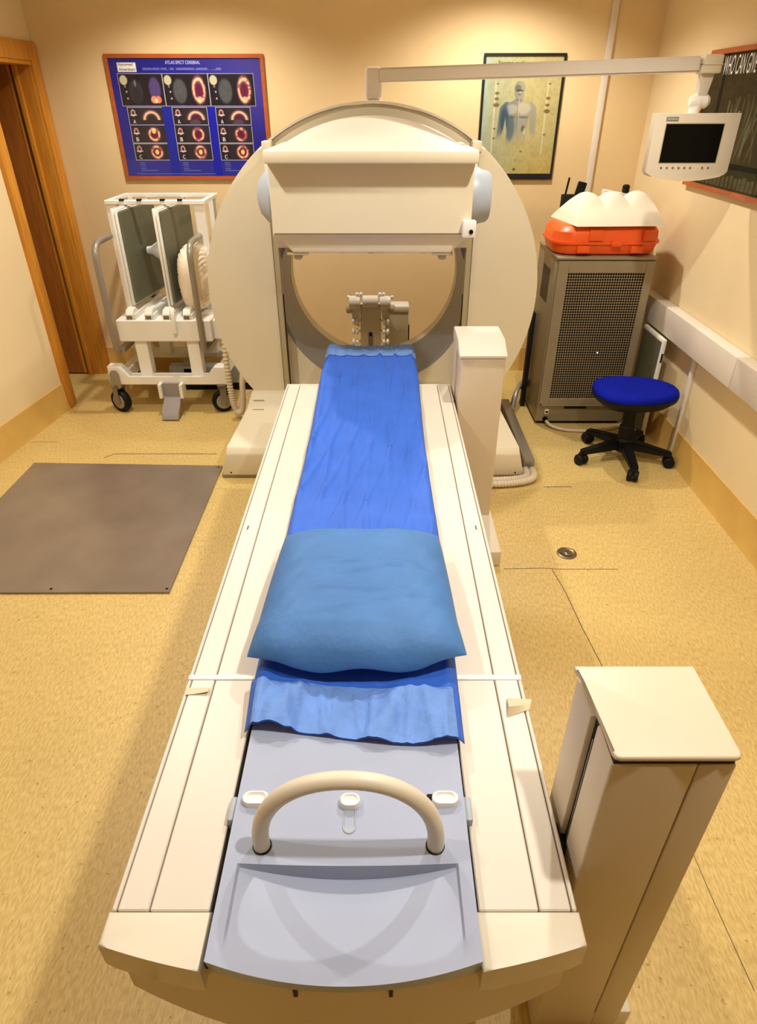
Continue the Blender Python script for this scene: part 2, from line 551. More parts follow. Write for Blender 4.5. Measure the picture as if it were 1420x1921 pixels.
m = MB(); m.prism([(GX - .475, 1.768), (GX + .478, 1.768), (GX + .515, 1.79), (GX + .50, 2.37), (GX - .48, 2.37)], 'z', .001, .012)
m.build('base_plate', 'tube_grey', g)
m = MB(); m.box(GX - .40, GX + .40, 2.02, 2.36, .012, .20); m.build('base_block', 'cream_ring', g)
m = MB(); m.box(GX + .478, GX + .512, 1.80, 2.3, .012, .045, .004); m.build('side_duct', 'tube_grey', g)

# detector head
HX = -.0245; HW = .243
HF, HB = 1.70, 2.03
zt, zl, zf, zb = .907, .880, .724, .685
head = MB()
head.prism([(HF, zf), (HF, zl + .004), (HB, zl + .004), (HB, zb), (HF + .05, zb)], 'x', HX - HW, HX + HW, .003, 2)
head = head.build('detector_head', 'cream_ring', g)
m = MB(); m.box(HX - HW - .004, HX + HW + .004, HF - .03, HB, zl, zt, .004, 2); m.build('head_lip', 'cream_ring', head)
# domed top cover: straight front edge, arc-shaped rear
m = MB()
r2 = .467
def dome(u, v):
    x = HX + (u - .5) * 2 * (HW + .003) * (1 + .16 * v)
    zarc = GZ + math.sqrt(max(1e-4, r2 ** 2 - (x - GX) ** 2))
    zarc = max(zarc, zt - .02)
    k = v
    z = zt * (1 - k) + zarc * k
    return (x, HF - .024 + (HB - HF + .01) * v, z)
V = m.grid(dome, [i / 30 for i in range(31)], [i / 10 for i in range(11)])
b0 = [m.bm.verts.new((V[i][10].co.x, V[i][10].co.y, zt - .02)) for i in range(31)]
for i in range(30): m.bm.faces.new([V[i][10], V[i + 1][10], b0[i + 1], b0[i]])
m.build('head_top', 'cream_light', head)
m = MB(); m.prism([(HX - HW + .012, zf - .001), (HX + HW - .012, zf - .001), (HX + HW - .05, zb + .004), (HX - HW + .05, zb + .004)], 'y', HF + .0, HF + .002)
m.bm.free()
m = MB(); m.box(HX - HW + .004, HX + HW - .004, HF - .0008, HF + .002, zf + .001, zf + .0032); m.build('face_seam', 'seam', head)
m = MB(); m.prism([(HX - HW, zf), (HX + HW, zf), (HX + HW - .045, zb - .006), (HX - HW + .045, zb - .006)], 'y', HF + .012, HB - .02, .006, 2)
m.build('collimator_edge', 'cream_ring', head)
for dx in (-.188, .178):
    m = MB(); m.box(HX + dx - .010, HX + dx + .010, HF + .02, HF + .06, zb - .024, zb - .005, .005)
    m.box(HX + dx - .026, HX + dx + .026, HF + .015, HF + .07, zb - .012, zb - .0055, .001)
    m.build('latch', 'channel', head)
m = MB(); m.box(HX - .012, HX + .006, HF + .03, HF + .05, zb - .010, zb - .004, .002); m.build('catch', 'channel', head)
# touch sensor block
m = MB(); m.box(HX + HW - .022, HX + HW + .010, HF - .022, HF + .006, zf - .004, zf + .034, .003); sb = m.build('sensor_block', 'white_plastic', head)
m = MB(); m.lathe([(.0052, 0), (.0052, .003)], (HX + HW - .002, HF - .024, zf + .010), 'y', 14); m.build('sensor_eye', 'black', sb)
# pivot hubs
for s in (-1, 1):
    m = MB()
    x0 = HX + s * (HW + .001)
    if s < 0:
        prof = [(.068, 0), (.068, s * .004), (.060, s * .014), (.040, s * .032), (.020, s * .039), (0, s * .040)]
    else:
        prof = [(.066, 0), (.066, s * .016), (.061, s * .024), (.058, s * .040), (.052, s * .047), (.03, s * .050), (0, s * .050)]
    m.lathe(prof, (x0, HF + .075, zt - .107), 'x', 40)
    m.build('pivot_hub', 'hubgrey', head)
# hanging arms from hubs to the channel
for s in (-1, 1):
    xa = HX + s * (HW - .02); xb = GX + s * (CH - .02)
    m = MB(); m.box(min(xa, xb), max(xa, xb), HF + .15, Gd, zb + .04, zl, .004); m.build('carriage_arm', 'cream_ring', head)

# ------------------------------------------------------------------ monitor on boom
ma = thing('monitor_boom', (-.012, 2.10, GZ + GR), 'white monitor on a long pivoting boom rising from the top of the ring', 'monitor')
m = MB(); m.lathe([(.021, -.022), (.021, .050), (.017, .054), (0, .054)], (-.022, 2.12, 1.025), 'z', 20)
m.box(-.045, .000, 2.095, 2.145, 1.003, 1.080, .010, 3)
m.build('post', 'cream_light', ma)
m = MB()
A = Vector((-.005, 2.11, 1.060)); Bv = Vector((.772, 1.90, 1.0765))
d = (Bv - A).normalized(); nx = Vector((-d.y, d.x, 0)).normalized() * .018; uz = Vector((0, 0, .0165))
va = [m.bm.verts.new(A + nx * a + uz * b) for a, b in ((-1, -1), (1, -1), (1, 1), (-1, 1))]
vb = [m.bm.verts.new(Bv + nx * a + uz * b) for a, b in ((-1, -1), (1, -1), (1, 1), (-1, 1))]
m.bm.faces.new(va); m.bm.faces.new(vb[::-1])
for i in range(4): m.bm.faces.new([va[i], vb[i], vb[(i + 1) % 4], va[(i + 1) % 4]])
bmesh.ops.bevel(m.bm, geom=list(m.bm.edges), offset=.004, segments=2, affect='EDGES')
m.build('boom', 'cream_light', ma)
m = MB(); m.box(.772, .818, 1.875, 1.925, 1.0575, 1.0955, .004); m.box(.772, .818, 1.873, 1.927, 1.075, 1.0765); m.build('end_cap', 'cream', ma)
m = MB(); m.prism([(.778, 1.058), (.810, 1.058), (.802, 1.010), (.780, 1.010)], 'y', 1.888, 1.914, .003); m.build('drop_link', 'cream_light', ma)
m = MB(); m.lathe([(0, -.024), (.010, -.023), (.016, -.012), (.016, .016), (.010, .024), (0, .025)], (.790, 1.9, 1.001), 'x', 20)
m.lathe([(.017, -.004), (.017, .0)], (.790, 1.9, 1.001), 'x', 20); m.build('ball_joint', 'white_paint', ma)
m = MB(); m.tube([(.788, 1.9, 1.0), (.778, 1.902, .955)], .014, 14); m.build('neck', 'white_paint', ma)
# monitor shell
MX, MY, MZ0, MZ1 = .788, 1.875, .835, .976
mw = .107
pts = [(MX - mw, MZ1), (MX + mw, MZ1), (MX + mw, MZ0 + .012), (MX + mw - .006, MZ0 + .004)]
for i in range(9):
    f = i / 8
    pts.append((MX + mw - .02 - f * (2 * mw - .04), MZ0 - .010 * math.sin(math.pi * f)))
pts += [(MX - mw + .006, MZ0 + .004), (MX - mw, MZ0 + .012)]
m = MB(); m.prism(pts, 'y', MY, MY + .03, .004, 2); shell_o = m.build('monitor_shell', 'cream', ma)
m = MB(); m.box(MX - .06, MX + .06, MY + .03, MY + .05, MZ0 + .03, MZ1 - .02, .01); m.build('rear_housing', 'cream', shell_o)
m = MB(); m.box(MX - .076, MX + .068, MY - .0012, MY + .004, MZ0 + .033, MZ1 - .023); m.build('screen', 'screen_black', shell_o)
m = MB(); m.box(MX - .078, MX + .070, MY - .0006, MY + .004, MZ0 + .031, MZ1 - .021); m.build('screen_bezel', 'channel', shell_o)
for i, bx in enumerate((-.068, -.053, -.038, -.023, -.008, .007, .038, .053)):
    m = MB(); m.lathe([(.0028, 0), (.0028, .002)], (MX + bx, MY - .001, MZ0 + .021), 'y', 8); m.build('button', 'text_grey', shell_o)
m = MB(); m.box(MX - .079, MX - .049, MY - .0008, MY + .002, MZ1 - .017, MZ1 - .008); pl = m.build('name_plate', 'text_grey', shell_o)
text('plate_lettering', 'SIEMENS', (MX - .077, MY - .0008, MZ1 - .0148), .026, .0046, (1, 0, 0), (0, 0, 1), 'text_white', pl, .0006)

# ================================================================== PATIENT TABLE
TX, TH, TZ = -.0347, .2154, .370
t = thing('patient_table', (TX, .95, 0), 'long cream patient table carried by two beige columns, leading into the ring', 'table')
TB = 1.608
def front(x): return .243 + .030 * ((x - TX) / TH) ** 2
# slab body
m = MB()
n = 24
pts = [(TX - TH + .006 + (2 * TH - .012) * i / n, front(TX - TH + .006 + (2 * TH - .012) * i / n) + .012) for i in range(n + 1)]
pts += [(TX + TH - .006, TB - .004), (TX - TH + .006, TB - .004)]
m.prism(pts, 'z', .268, .352)
for v in m.bm.verts:
    if v.co.y < .5 and v.co.z < .3: v.co.z -= .055 * (1 - ((v.co.x - TX) / TH) ** 2)
bmesh.ops.bevel(m.bm, geom=[e for e in m.bm.edges if all(abs(q.co.z - .352) < 1e-4 for q in e.verts)], offset=.005, segments=2, affect='EDGES')
m.build('bed_body', 'column_beige', t)
for sd in (-1, 1):
    xa = TX + sd * .1235; xb = TX + sd * .2085
    m = MB(); m.box(min(xa, xb), max(xa, xb), .29, TB - .01, .350, .3605); m.build('bed_deck', 'seam', t)
# top panels: edge rail, strip, inner panel for both sides, front and rear
gp = .0007
SPL = .588
CAPD = .302
for s in (-1, 1):
    for (y0, y1) in ((CAPD + gp, SPL - .004), (SPL + .004, TB)):
        for nm, a, b in (('edge_rail', .2105, TH), ('cover_strip', .1805, .2105), ('inner_panel', .124, .1805)):
            xa = TX + s * (a + gp); xb = TX + s * (b - (gp if nm != 'edge_rail' else 0))
            m = MB()
            z1 = TZ if nm != 'inner_panel' else TZ - .0006
            m.box(min(xa, xb), max(xa, xb), y0, y1, .335 if nm == 'edge_rail' else .36, z1, .0012, 1)
            m.build(nm, 'cream_light', t)
    m = MB(); xa = TX + s * .124; xb = TX + s * (TH + .0005)
    m.box(min(xa, xb), max(xa, xb), SPL - .0042, SPL + .0042, .36, TZ + .0012, .0008, 1); m.build('cross_band', 'white_plastic', t)
    # end cap
    m = MB()
    xs = [TX + s * (.1215 + (TH + .002 - .1215) * i / 10) for i in range(11)]
    pp = [(x, front(x)) for x in xs] + [(xs[-1], CAPD), (xs[0], CAPD)]
    if s < 0: pp = pp[::-1]
    m.prism(pp, 'z', .332, TZ + .001, .004, 3); m.build('end_cap', 'cream', t)
    # cut-out below the end cap
    xs2 = [TX + s * (.138 + .064 * i / 8) for i in range(9)]
    pp = [(x, front(x) + .008) for x in xs2] + [(x, front(x) + .03) for x in xs2[::-1]]
    if s < 0: pp = pp[::-1]
    m = MB(); m.prism(pp, 'z', .318, .333); m.build('cap_recess', 'seam', t)
    # slots near the rails
    xa = TX + s * .2 
    m = MB(); m.box(xa - .0012, xa + .0012, .93, .942, TZ - .001, TZ + .0006); m.build('rail_slot', 'seam', t)
# end of table trim
m = MB(); m.box(TX - TH, TX + TH, TB, TB + .006, .34, TZ + .001, .001, 1); m.build('rear_trim', 'cream', t)
# black notches in the front cover
for dx in (-.043, .043):
    x = TX + dx
    m = MB(); m.box(x - .0018, x + .0018, front(x) + .0095, front(x) + .02, .318, .345); m.build('notch', 'black', t)

# pallet
PX, PH = -.0325, .1185
p_f = lambda x: .2385 + .016 * ((x - PX) / PH) ** 2
TRH = .1045
def pal_z(x, y):
    u = (x - PX) / PH
    z = .379 + .006 * u * u
    uu = (x - PX) / TRH
    yb, yf = .338, p_f(x) + .010
    if abs(uu) < 1 and yf < y < yb:
        k = (y - yf) / (yb - yf)
        z -= (.0040 + .018 * (1 - uu * uu) * k ** 1.3) * min(1, (y - yf) / .02)
    return z
xs = [-PH, -PH + .003] + [-TRH - .0015, -TRH + .0005] + [(-TRH + .003) + (2 * TRH - .006) * i / 30 for i in range(31)] + [TRH - .0005, TRH + .0015] + [PH - .003, PH]
xs = [PX + x for x in xs]
ks = [0, .02, .06, .10, .14, .2, .3, .4, .5, .6, .7, .8, .9, .96, .985]
PE = 1.895
m = MB()
V = []
for x in xs:
    col = []
    f0 = p_f(x)
    ys = [f0 + (.338 - f0) * k for k in ks] + [.3372, .3388, .36, .40, .5, .7, 1.0, 1.3, 1.6, PE]
    col.append(m.bm.verts.new((x, f0 + .006, .352)))
    col.append(m.bm.verts.new((x, f0 + .0006, pal_z(x, f0) - .003)))
    for y in ys: col.append(m.bm.verts.new((x, y, pal_z(x, y))))
    col.append(m.bm.verts.new((x, PE, .352)))
    V.append(col)
for i in range(len(V) - 1):
    for j in range(len(V[0]) - 1):
        m.bm.faces.new([V[i][j], V[i + 1][j], V[i + 1][j + 1], V[i][j + 1]])
for col in (V[0], V[-1]): m.bm.faces.new(col)
for i in range(len(V) - 1): m.bm.faces.new([V[i][0], V[i][-1], V[i + 1][-1], V[i + 1][0]])
pallet = m.build('pallet', 'bluegrey', t, ang=28)
for s in (-1, 1):
    xa = PX + s * (PH - .001); xb = PX + s * (PH + .0045)
    m = MB(); m.box(min(xa, xb), max(xa, xb), .262, 1.604, .353, .3625); m.build('pallet_gap', 'black', t)
# handle arch
HY = .357
m = MB()
hp = [(PX - .0855, HY, .372)]
for i in range(33):
    a = math.pi * (1 - i / 32)
    ca, sa = math.cos(a), math.sin(a)
    hp.append((PX + .0855 * math.copysign(abs(ca) ** .94, ca), HY, .388 + .0985 * abs(sa) ** .88))
hp.append((PX + .0855, HY, .372))
m.tube(hp, .0083, 18); m.build('grab_handle', 'cream', pallet)
for s in (-1, 1):
    m = MB(); m.lathe([(.0098, 0), (.0098, .0015), (.0088, .0020)], (PX + s * .0855, HY, .381), 'z', 20); m.build('handle_socket', 'black', pallet)
# recessed strip behind the handle is a rounded shallow inlay
def stadium(cx, cy, L, r, z0, z1, mn, nm, par, vert=False, dish=0):
    m = MB(); pts = []
    for i in range(13):
        a = -math.pi / 2 + math.pi * i / 12; pts.append((L / 2 + r * math.cos(a), r * math.sin(a)))
    for i in range(13):
        a = math.pi / 2 + math.pi * i / 12; pts.append((-L / 2 + r * math.cos(a), r * math.sin(a)))
    if vert: pts = [(y, -x) for x, y in pts]
    c = Vector((cx, cy, 0))
    loops = [(1, z0), (1, z1 - .001), (.94, z1), (.78, z1)]
    if dish: loops += [(.62, z1 - dish), (.30, z1 - dish * 1.3)]
    R_ = [[m.bm.verts.new((cx + x * k if k > .9 or True else 0, cy + y * k, z)) for x, y in pts] for k, z in loops]
    nn = len(pts)
    for a, b in zip(R_, R_[1:]):
        for i in range(nn): m.bm.faces.new([a[i], a[(i + 1) % nn], b[(i + 1) % nn], b[i]])
    m.bm.faces.new(R_[0][::-1]); m.bm.faces.new(R_[-1])
    return m.build(nm, mn, par)
for gx in (-.0985, .0985):
    k = stadium(PX + gx, .4035, .0125, .0075, .378, .3915, 'white_plastic', 'locking_knob', pallet, False, .0025)
stadium(PX - .0005, .4035, .006, .0075, .376, .388, 'white_plastic', 'locking_knob', pallet, False, .002)
stadium(PX - .0005, .388, .022, .0068, .376, .3802, 'hubgrey', 'knob_slot', pallet, True, .0015)
for s in (-1, 1):
    x = PX + s * (PH + .0035)
    m = MB(); m.box(x - .0045, x + .0045, .385, .412, .360, .380, .002); m.build('side_clip', 'hubgrey', pallet)
    m = MB(); m.box(PX + s * .086 - .006, PX + s * .086 + .006, .404, .412, .379, .3845, .001); m.build('stop_pin', 'black', pallet)

# peeling tape
m = MB()
V = m.grid(lambda u, v: (TX - .2135 + .030 * u, .558 + .012 * v + .002 * u * (1 - v), TZ + .0008 + .004 * u * u * (1 - v)), [i / 8 for i in range(9)], [i / 4 for i in range(5)])
m.build('tape', 'tape', t)
m = MB()
m.grid(lambda u, v: (TX + .216 - .030 * u + .006 * v, .535 + .016 * v - .006 * u + (.008 * u if v > .5 else -.006 * u), TZ + .0008 + .010 * u * (1 - abs(2 * v - 1))), [i / 8 for i in range(9)], [i / 4 for i in range(5)])
m.build('tape', 'tape', t)

# columns
def box_part(nm, mn, par, *a, **k):
    m = MB(); m.box(*a, **k); return m.build(nm, mn, par)
X0, X1 = .1915, .2965
fc_z = .541
c = box_part('column', 'column_beige', t, X0, .2643, .338, .380, 0.0, fc_z - .007, bev=.0025, seg=3)
box_part('side_panel', 'column_beige', c, .2650, X1, .338, .430, 0.0, fc_z - .007, bev=.002)
box_part('rear_shell', 'column_beige', c, X0 - .004, .2640, .3885, .436, 0.0, fc_z - .007, bev=.003)
box_part('slot', 'black', c, X0 + .002, .26, .3795, .389, 0.0, fc_z - .008)
box_part('slot_rail', 'steel', c, X0 + .0005, X0 + .0025, .3815, .3825, 0.02, fc_z - .03)
m = MB(); m.prism([(X0 - .001, .3415), (X0 + .001, .3370), (X0 + .005, .3355), (X1 - .005, .3355), (X1 - .001, .3370), (X1 + .001, .3415), (X1 + .001, .438), (X0 - .008, .438), (X0 - .008, .432), (X0 - .001, .420)], 'z', fc_z, fc_z + .006, .0025, 3)
m.build('column_cap', 'column_beige', c)
box_part('cap_gap', 'black', c, X0 + .002, X1 - .002, .3395, .43, fc_z - .008, fc_z)
box_part('column_foot', 'cream', c, .20, .312, .339, .50, 0, .045, bev=.004)
box_part('carriage', 'dark', c, TX + TH - .03, X0 + .01, .374, .40, .285, .35)
RC = 1.48
c2 = box_part('column', 'column_beige', t, .188, .2955, RC, RC + .07, 0.0, .488, bev=.006, seg=3)
box_part('rear_shell', 'column_beige', c2, .184, .2955, RC + .078, RC + .15, 0.0, .488, bev=.003)
box_part('slot', 'black', c2, .192, .29, RC + .066, RC + .082, 0.0, .486)
m = MB(); m.prism([(RC - .003, .488), (RC - .003, .4935), (RC + .05, .5185), (RC + .152, .5185), (RC + .152, .488)], 'x', .1835, .298, .003, 2)
m.build('column_cap', 'cream_light', c2)
box_part('column_foot', 'cream', c2, .20, .302, 1.309, RC + .2, 0, .045, bev=.004)
box_part('carriage', 'dark', c2, TX + TH - .03, .198, RC + .06, RC + .086, .285, .35)

# ------------------------------------------------------------------ sheet
def fbm(x, y, s=1.0):
    return (math.sin(3.1 * x * s + 1.7 * math.sin(2.3 * y * s)) + .6 * math.sin(5.7 * x * s + 4.1 * y * s + 1.3) + .35 * math.sin(11.3 * x * s - 7.9 * y * s + .7)) / 1.95
SY0, SY1 = .484, 1.885
def sheet_f(u, v, lift=0.0):
    y = SY0 + (SY1 - SY0) * v
    hw = .1275 + .003 * math.sin(9 * v) - .001 * max(0, 1 - v / .2)
    if v < .12: y += .010 * math.sin((u + .2) * 4) * (1 - v / .12) - .006 * math.sin(math.pi * u) * (1 - v / .12)
    x = PX + (u - .5) * 2 * hw
    q = abs(u - .5) * 2
    zz = .379 + .006 * min(1, (abs(x - PX) / PH)) ** 2 + .0022
    if abs(x - PX) > PH: zz -= (abs(x - PX) - PH) * .9
    wr = fbm(u * 7, v * 9) * .0014
    wr += .0042 * max(0, math.sin(38 * (u + .33 * v) + 3 * math.sin(6 * v))) ** 4 * (.3 + .7 * abs(math.sin(9 * v + 4 * u)))
    wr += .0034 * max(0, math.sin(60 * (u * .6 - .5 * v) + 2 * math.sin(8 * v))) ** 6
    if v < .14:   # ruffled near end
        k = (1 - v / .14)
        k = math.sin(math.pi * min(1, v / .14 + .25)) if v > .0 else .7
        wr += k * (.014 * max(0, math.sin(8 * u + 14 * v + .6)) ** 3 + .011 * max(0, math.sin(13 * u - 26 * v)) ** 3)
    if .05 < v < .28: wr *= .25
    return (x, y, zz + max(0, wr) + lift)
m = MB()
us = [i / 70 for i in range(71)]; vs = [i / 220 for i in range(221)]
m.grid(sheet_f, us, vs)
sheet = m.build('bed_sheet', 'sheet', base=(PX, 1.1, .38), ang=80)
tag(sheet, 'crumpled bright blue paper sheet spread along the patient table under the pillow', 'sheet')
md = sheet.modifiers.new('thick', 'SOLIDIFY'); md.thickness = .0012; md.offset = 1
# paler turned-over ends
m = MB()
m.grid(lambda u, v: (lambda p: (p[0], p[1], p[2] + .0022 + .0012 * max(0, fbm(u * 11, v * 5))))(sheet_f(.03 + .94 * u, .0 + .054 * v)), us, [i / 24 for i in range(25)])
h1 = m.build('turned_hem', 'sheet_hem', sheet, ang=80); tag(h1, 'paler folded end of the sheet')
m = MB()
m.grid(lambda u, v: (lambda p: (p[0], p[1] + .003, p[2] + .0022 + .0012 * max(0, fbm(u * 11, v * 5))))(sheet_f(u, .925 + .075 * v + .012 * (1 - v) * math.sin(u * math.pi))), us, [i / 24 for i in range(25)])
h2 = m.build('turned_hem', 'sheet_hem', sheet, ang=80); tag(h2, 'paler folded end of the sheet')

# ------------------------------------------------------------------ pillow
PCX, PCY = -.0315, .716
m = MB()
def pil(u, v, top):
    # u,v in -1..1, v = -1 is the near end
    k = (1 - v) / 2
    wx = .1235 + .012 * k
    L = .140
    px = u * (1 - .02 * (1 - u * u)); py = v
    e = max(0.0, 1 - abs(u) ** 4.0) ** .55 * max(0.0, 1 - abs(v) ** 4.5) ** .55
    x = PCX + px * wx * (1 + .012 * (1 - v * v))
    y = PCY + py * L
    if v < 0: y -= .012 * (1 - u * u) * v * v
    zc = .3930
    if top:
        z = zc + .014 + .046 * e * (1 - .10 * v)
        loc = math.exp(-(((u - .05) * 1.35) ** 2 + ((v + .12) * 2.0) ** 2)) * e
        z += .0050 * loc * max(0, math.sin(15 * v + 1.6 * u * u + 1.2 * u)) ** 6
        z += .0042 * loc * max(0, math.sin(13 * v - 2.6 * u + 2.0)) ** 8
        z += .0022 * fbm(u * 2.2, v * 2.2) * e
    else:
        z = zc + .014 - .013 * e
    if v < -.6: z += .0045 * math.sin(8 * u + 1.2) * ((abs(v) - .6) / .4) ** 2
    if v < -.5 and abs(u) > .6:
        q = (abs(v) - .5) * (abs(u) - .6) / .2
        x += math.copysign(.004 * q, u); y += .012 * q; z += .002 * q
    return (x, y, z)
us = [math.sin(math.pi / 2 * (i / 90 * 2 - 1)) for i in range(91)]
m.grid(lambda u, v: pil(u, v, True), us, us); m.grid(lambda u, v: pil(u, v, False), us, us)
bmesh.ops.remove_doubles(m.bm, verts=m.bm.verts, dist=1e-5)
pil_o = m.build('pillow', 'pillow', base=(PCX, PCY, .385), ang=70)
tag(pil_o, 'plump teal-blue pillow lying across the blue sheet on the patient table', 'pillow')

# ================================================================== COLLIMATOR CART
ct = thing('collimator_cart', (-.79, 2.42, 0), 'white wheeled cart with curved push handles holding upright plates beside the ring', 'cart')
def bp(nm, mn, par, *a, **k): return box_part(nm, mn, par, *a, **k)
for yy, nm in ((2.28, 'base_beam'), (2.58, 'base_beam')):
    m = MB()
    m.prism([(-1.012, .108), (-.574, .108), (-.574, .178), (-.618, .178), (-.650, .136), (-.940, .136), (-.968, .178), (-1.012, .178)], 'y', yy, yy + .045, .003, 1)
    m.build(nm, 'white_paint', ct)
for xx in (-.985, -.625): bp('base_rail', 'white_paint', ct, xx, xx + .035, 2.325, 2.58, .112, .15)
for xa, xb in ((-.902, -.858), (-.712, -.668)):
    for yy in (2.31, 2.56): bp('leg', 'white_paint', ct, xa, xb, yy, yy + .045, .134, .27, bev=.002, seg=1)
bp('tray', 'white_paint', ct, -.950, -.612, 2.298, 2.66, .266, .343, bev=.003, seg=1)
bp('tray_side', 'white_paint', ct, -.612, -.585, 2.33, 2.66, .266, .335, bev=.002, seg=1)
# wheels
def wheel(x, y):
    w_ = thing('caster', (x, y, 0)); w_.parent = ct
    w_['_base'] = (x, y, 0); w_.location = (Vector((x, y, 0)) - Vector(ct['_base'])) * S
    m = MB(); m.lathe([(.030, -.013), (.040, -.013), (.0425, -.006), (.0425, .006), (.040, .013), (.030, .013)], (x, y, .0425), 'x', 28)
    for v in m.bm.verts:
        q = Matrix.Rotation(R(62 if x < -.8 else -66), 3, 'Z') @ (v.co - Vector((x, y, .0425))); v.co = q + Vector((x, y, .0425))
    m.build('tyre', 'rubber', w_)
    m = MB(); m.lathe([(.010, -.017), (.012, -.015), (.028, -.0145), (.0295, -.012), (.0295, .012), (.028, .0145), (.012, .015), (.010, .017)], (x, y, .0425), 'x', 24)
    for v in m.bm.verts:
        q = Matrix.Rotation(R(62 if x < -.8 else -66), 3, 'Z') @ (v.co - Vector((x, y, .0425))); v.co = q + Vector((x, y, .0425))
    m.build('rim', 'tube_grey', w_)
    m = MB(); m.box(x - .020, x - .016, y - .012, y + .012, .036, .105); m.box(x + .016, x + .020, y - .012, y + .012, .036, .105); m.box(x - .02, x + .02, y - .014, y + .014, .096, .109)
    for v in m.bm.verts:
        q = Matrix.Rotation(R(62 if x < -.8 else -66), 3, 'Z') @ (v.co - Vector((x, y, .0425))); v.co = q + Vector((x, y, .0425))
    m.build('fork', 'steel', w_)
for x in (-.99, -.602):
    for y in (2.290, 2.60): wheel(x, y)
m = MB(); m.prism([(-1.006, .10), (-.972, .10), (-.972, .15), (-.980, .164), (-.998, .164), (-1.006, .15)], 'y', 2.272, 2.2795); m.build('caster_bracket', 'tube_grey', ct)
# top frame
bp('top_bar', 'white_paint', ct, -.957, -.612, 2.44, 2.462, .700, .714, bev=.002, seg=1)
bp('top_bar', 'white_paint', ct, -.957, -.612, 2.64, 2.66, .700, .714, bev=.002, seg=1)
bp('side_bar', 'white_paint', ct, -.628, -.612, 2.462, 2.64, .700, .714, bev=.002, seg=1)
bp('side_bar', 'white_paint', ct, -.957, -.941, 2.462, 2.64, .700, .714, bev=.002, seg=1)
for (xa, xb, yy) in ((-.955, -.918, 2.445), (-.650, -.615, 2.445), (-.950, -.925, 2.636), (-.645, -.618, 2.636)):
    bp('post', 'white_paint', ct, xa, xb, yy, yy + .018, .343, .70)
for xx in (-.895, -.835, -.755, -.695):
    bp('slot_clip', 'dark', ct, xx - .008, xx + .008, 2.437, 2.45, .712, .718)
# push handles
for xx in (-.962, -.645):
    m = MB(); m.tube([(xx, 2.455, .600), (xx, 2.36, .600), (xx, 2.315, .598), (xx, 2.285, .575), (xx, 2.283, .52), (xx, 2.283, .26), (xx, 2.288, .235), (xx, 2.33, .228)], .0105, 12, True, 2)
    m.build('push_handle', 'tube_grey', ct)
bp('handle_bracket', 'tube_grey', ct, -.965, -.94, 2.30, 2.45, .225, .24)
bp('handle_bracket', 'tube_grey', ct, -.655, -.63, 2.30, 2.45, .225, .24)
# slide blocks on the tray
for i, xx in enumerate((-.893, -.826, -.762, -.690)):
    m = MB(); m.prism([(2.302, .343), (2.302, .362), (2.315, .377), (2.345, .379), (2.36, .362), (2.64, .352), (2.64, .343)], 'x', xx - .018, xx + .009, .002, 1)
    m.box(xx + .010, xx + .016, 2.303, 2.62, .343, .362)
    sl = m.build('slide', 'white_paint', ct)
    bp('slide_label', 'text_grey', sl, xx - .0145, xx + .005, 2.3005, 2.3025, .346, .358)
    bp('slide_groove', 'dark', sl, xx - .012, xx + .004, 2.375, 2.62, .352, .3545)
# strap
m = MB(); m.tube([(-.748, 2.33, .372), (-.742, 2.305, .380), (-.740, 2.292, .36), (-.741, 2.290, .30)], .008, 8, True, 2); m.build('strap', 'white_plastic', ct)
# pedal
m = MB(); m.prism([(2.268, .118), (2.268, .066), (2.205, .030), (2.192, .006), (2.20, .004), (2.225, .022), (2.30, .066), (2.30, .118)], 'x', -.815, -.752, .002, 1); pd = m.build('brake_pedal', 'pedal', ct)
bp('pedal_guard', 'white_paint', pd, -.828, -.817, 2.25, 2.30, .066, .118); bp('pedal_guard', 'white_paint', pd, -.750, -.739, 2.25, 2.30, .066, .118)

# upright collimator plates resting on the tray slides
def plate(x, label, rz):
    p = thing('collimator_plate', (x, 2.50, .375), label, 'collimator')
    m = MB()
    m.box(x - .012, x - .005, 2.345, 2.655, .375, .699, .006, 2); m.box(x - .003, x + .004, 2.35, 2.65, .380, .694, .006, 2)
    m.build('frame', 'white_paint', p)
    m = MB(); m.box(x + .004, x + .012, 2.358, 2.645, .386, .690, .004, 1); m.build('core', 'olive', p)
    p.rotation_euler.z = R(rz)
    return p
plate(-.878, 'olive-faced white collimator plate on the cart, nearest the oak door', -6)
pp_ = plate(-.742, 'olive-faced white collimator plate with a white cone, beside the beige cushion', -5)
m = MB(); m.lathe([(.058, 0), (.056, -.006), (.042, -.044), (.015, -.088), (.013, -.104), (0, -.105)], (-.756, 2.50, .540), 'x', 28); m.build('pinhole_cone', 'white_plastic', pp_)
# cushion
m = MB()
def cush(a, b):
    # a around 0..2pi, b 0..pi ; cushion stands on edge, thin in x
    sx, sy, sz = .048, .112, .112
    ca, sa = math.cos(a), math.sin(a); sb, cb = math.sin(b), math.cos(b)
    f = lambda q, e: math.copysign(abs(q) ** e, q)
    y = sy * f(sb, .7) * f(ca, .8); z = sz * f(cb, .7); x = sx * f(sb, .8) * f(sa, .8)
    wr = .0075 * math.sin(z * 230 + 4 * math.sin(y * 30) + 2 * sa) * abs(sa) ** .5
    return (-.672 + x + math.copysign(wr, x), 2.43 + y, .356 + .110 + z + (x * .1))
m.grid(cush, [2 * math.pi * i / 56 for i in range(56)], [.02 + (math.pi - .04) * i / 60 for i in range(61)], True)
for v in m.bm.verts: v.co.z = max(v.co.z, .3585)
co = m.build('cushion', 'cushion', base=(-.672, 2.43, .356), ang=80)
tag(co, 'puckered beige satin cushion standing on the cart tray behind its handle', 'cushion')

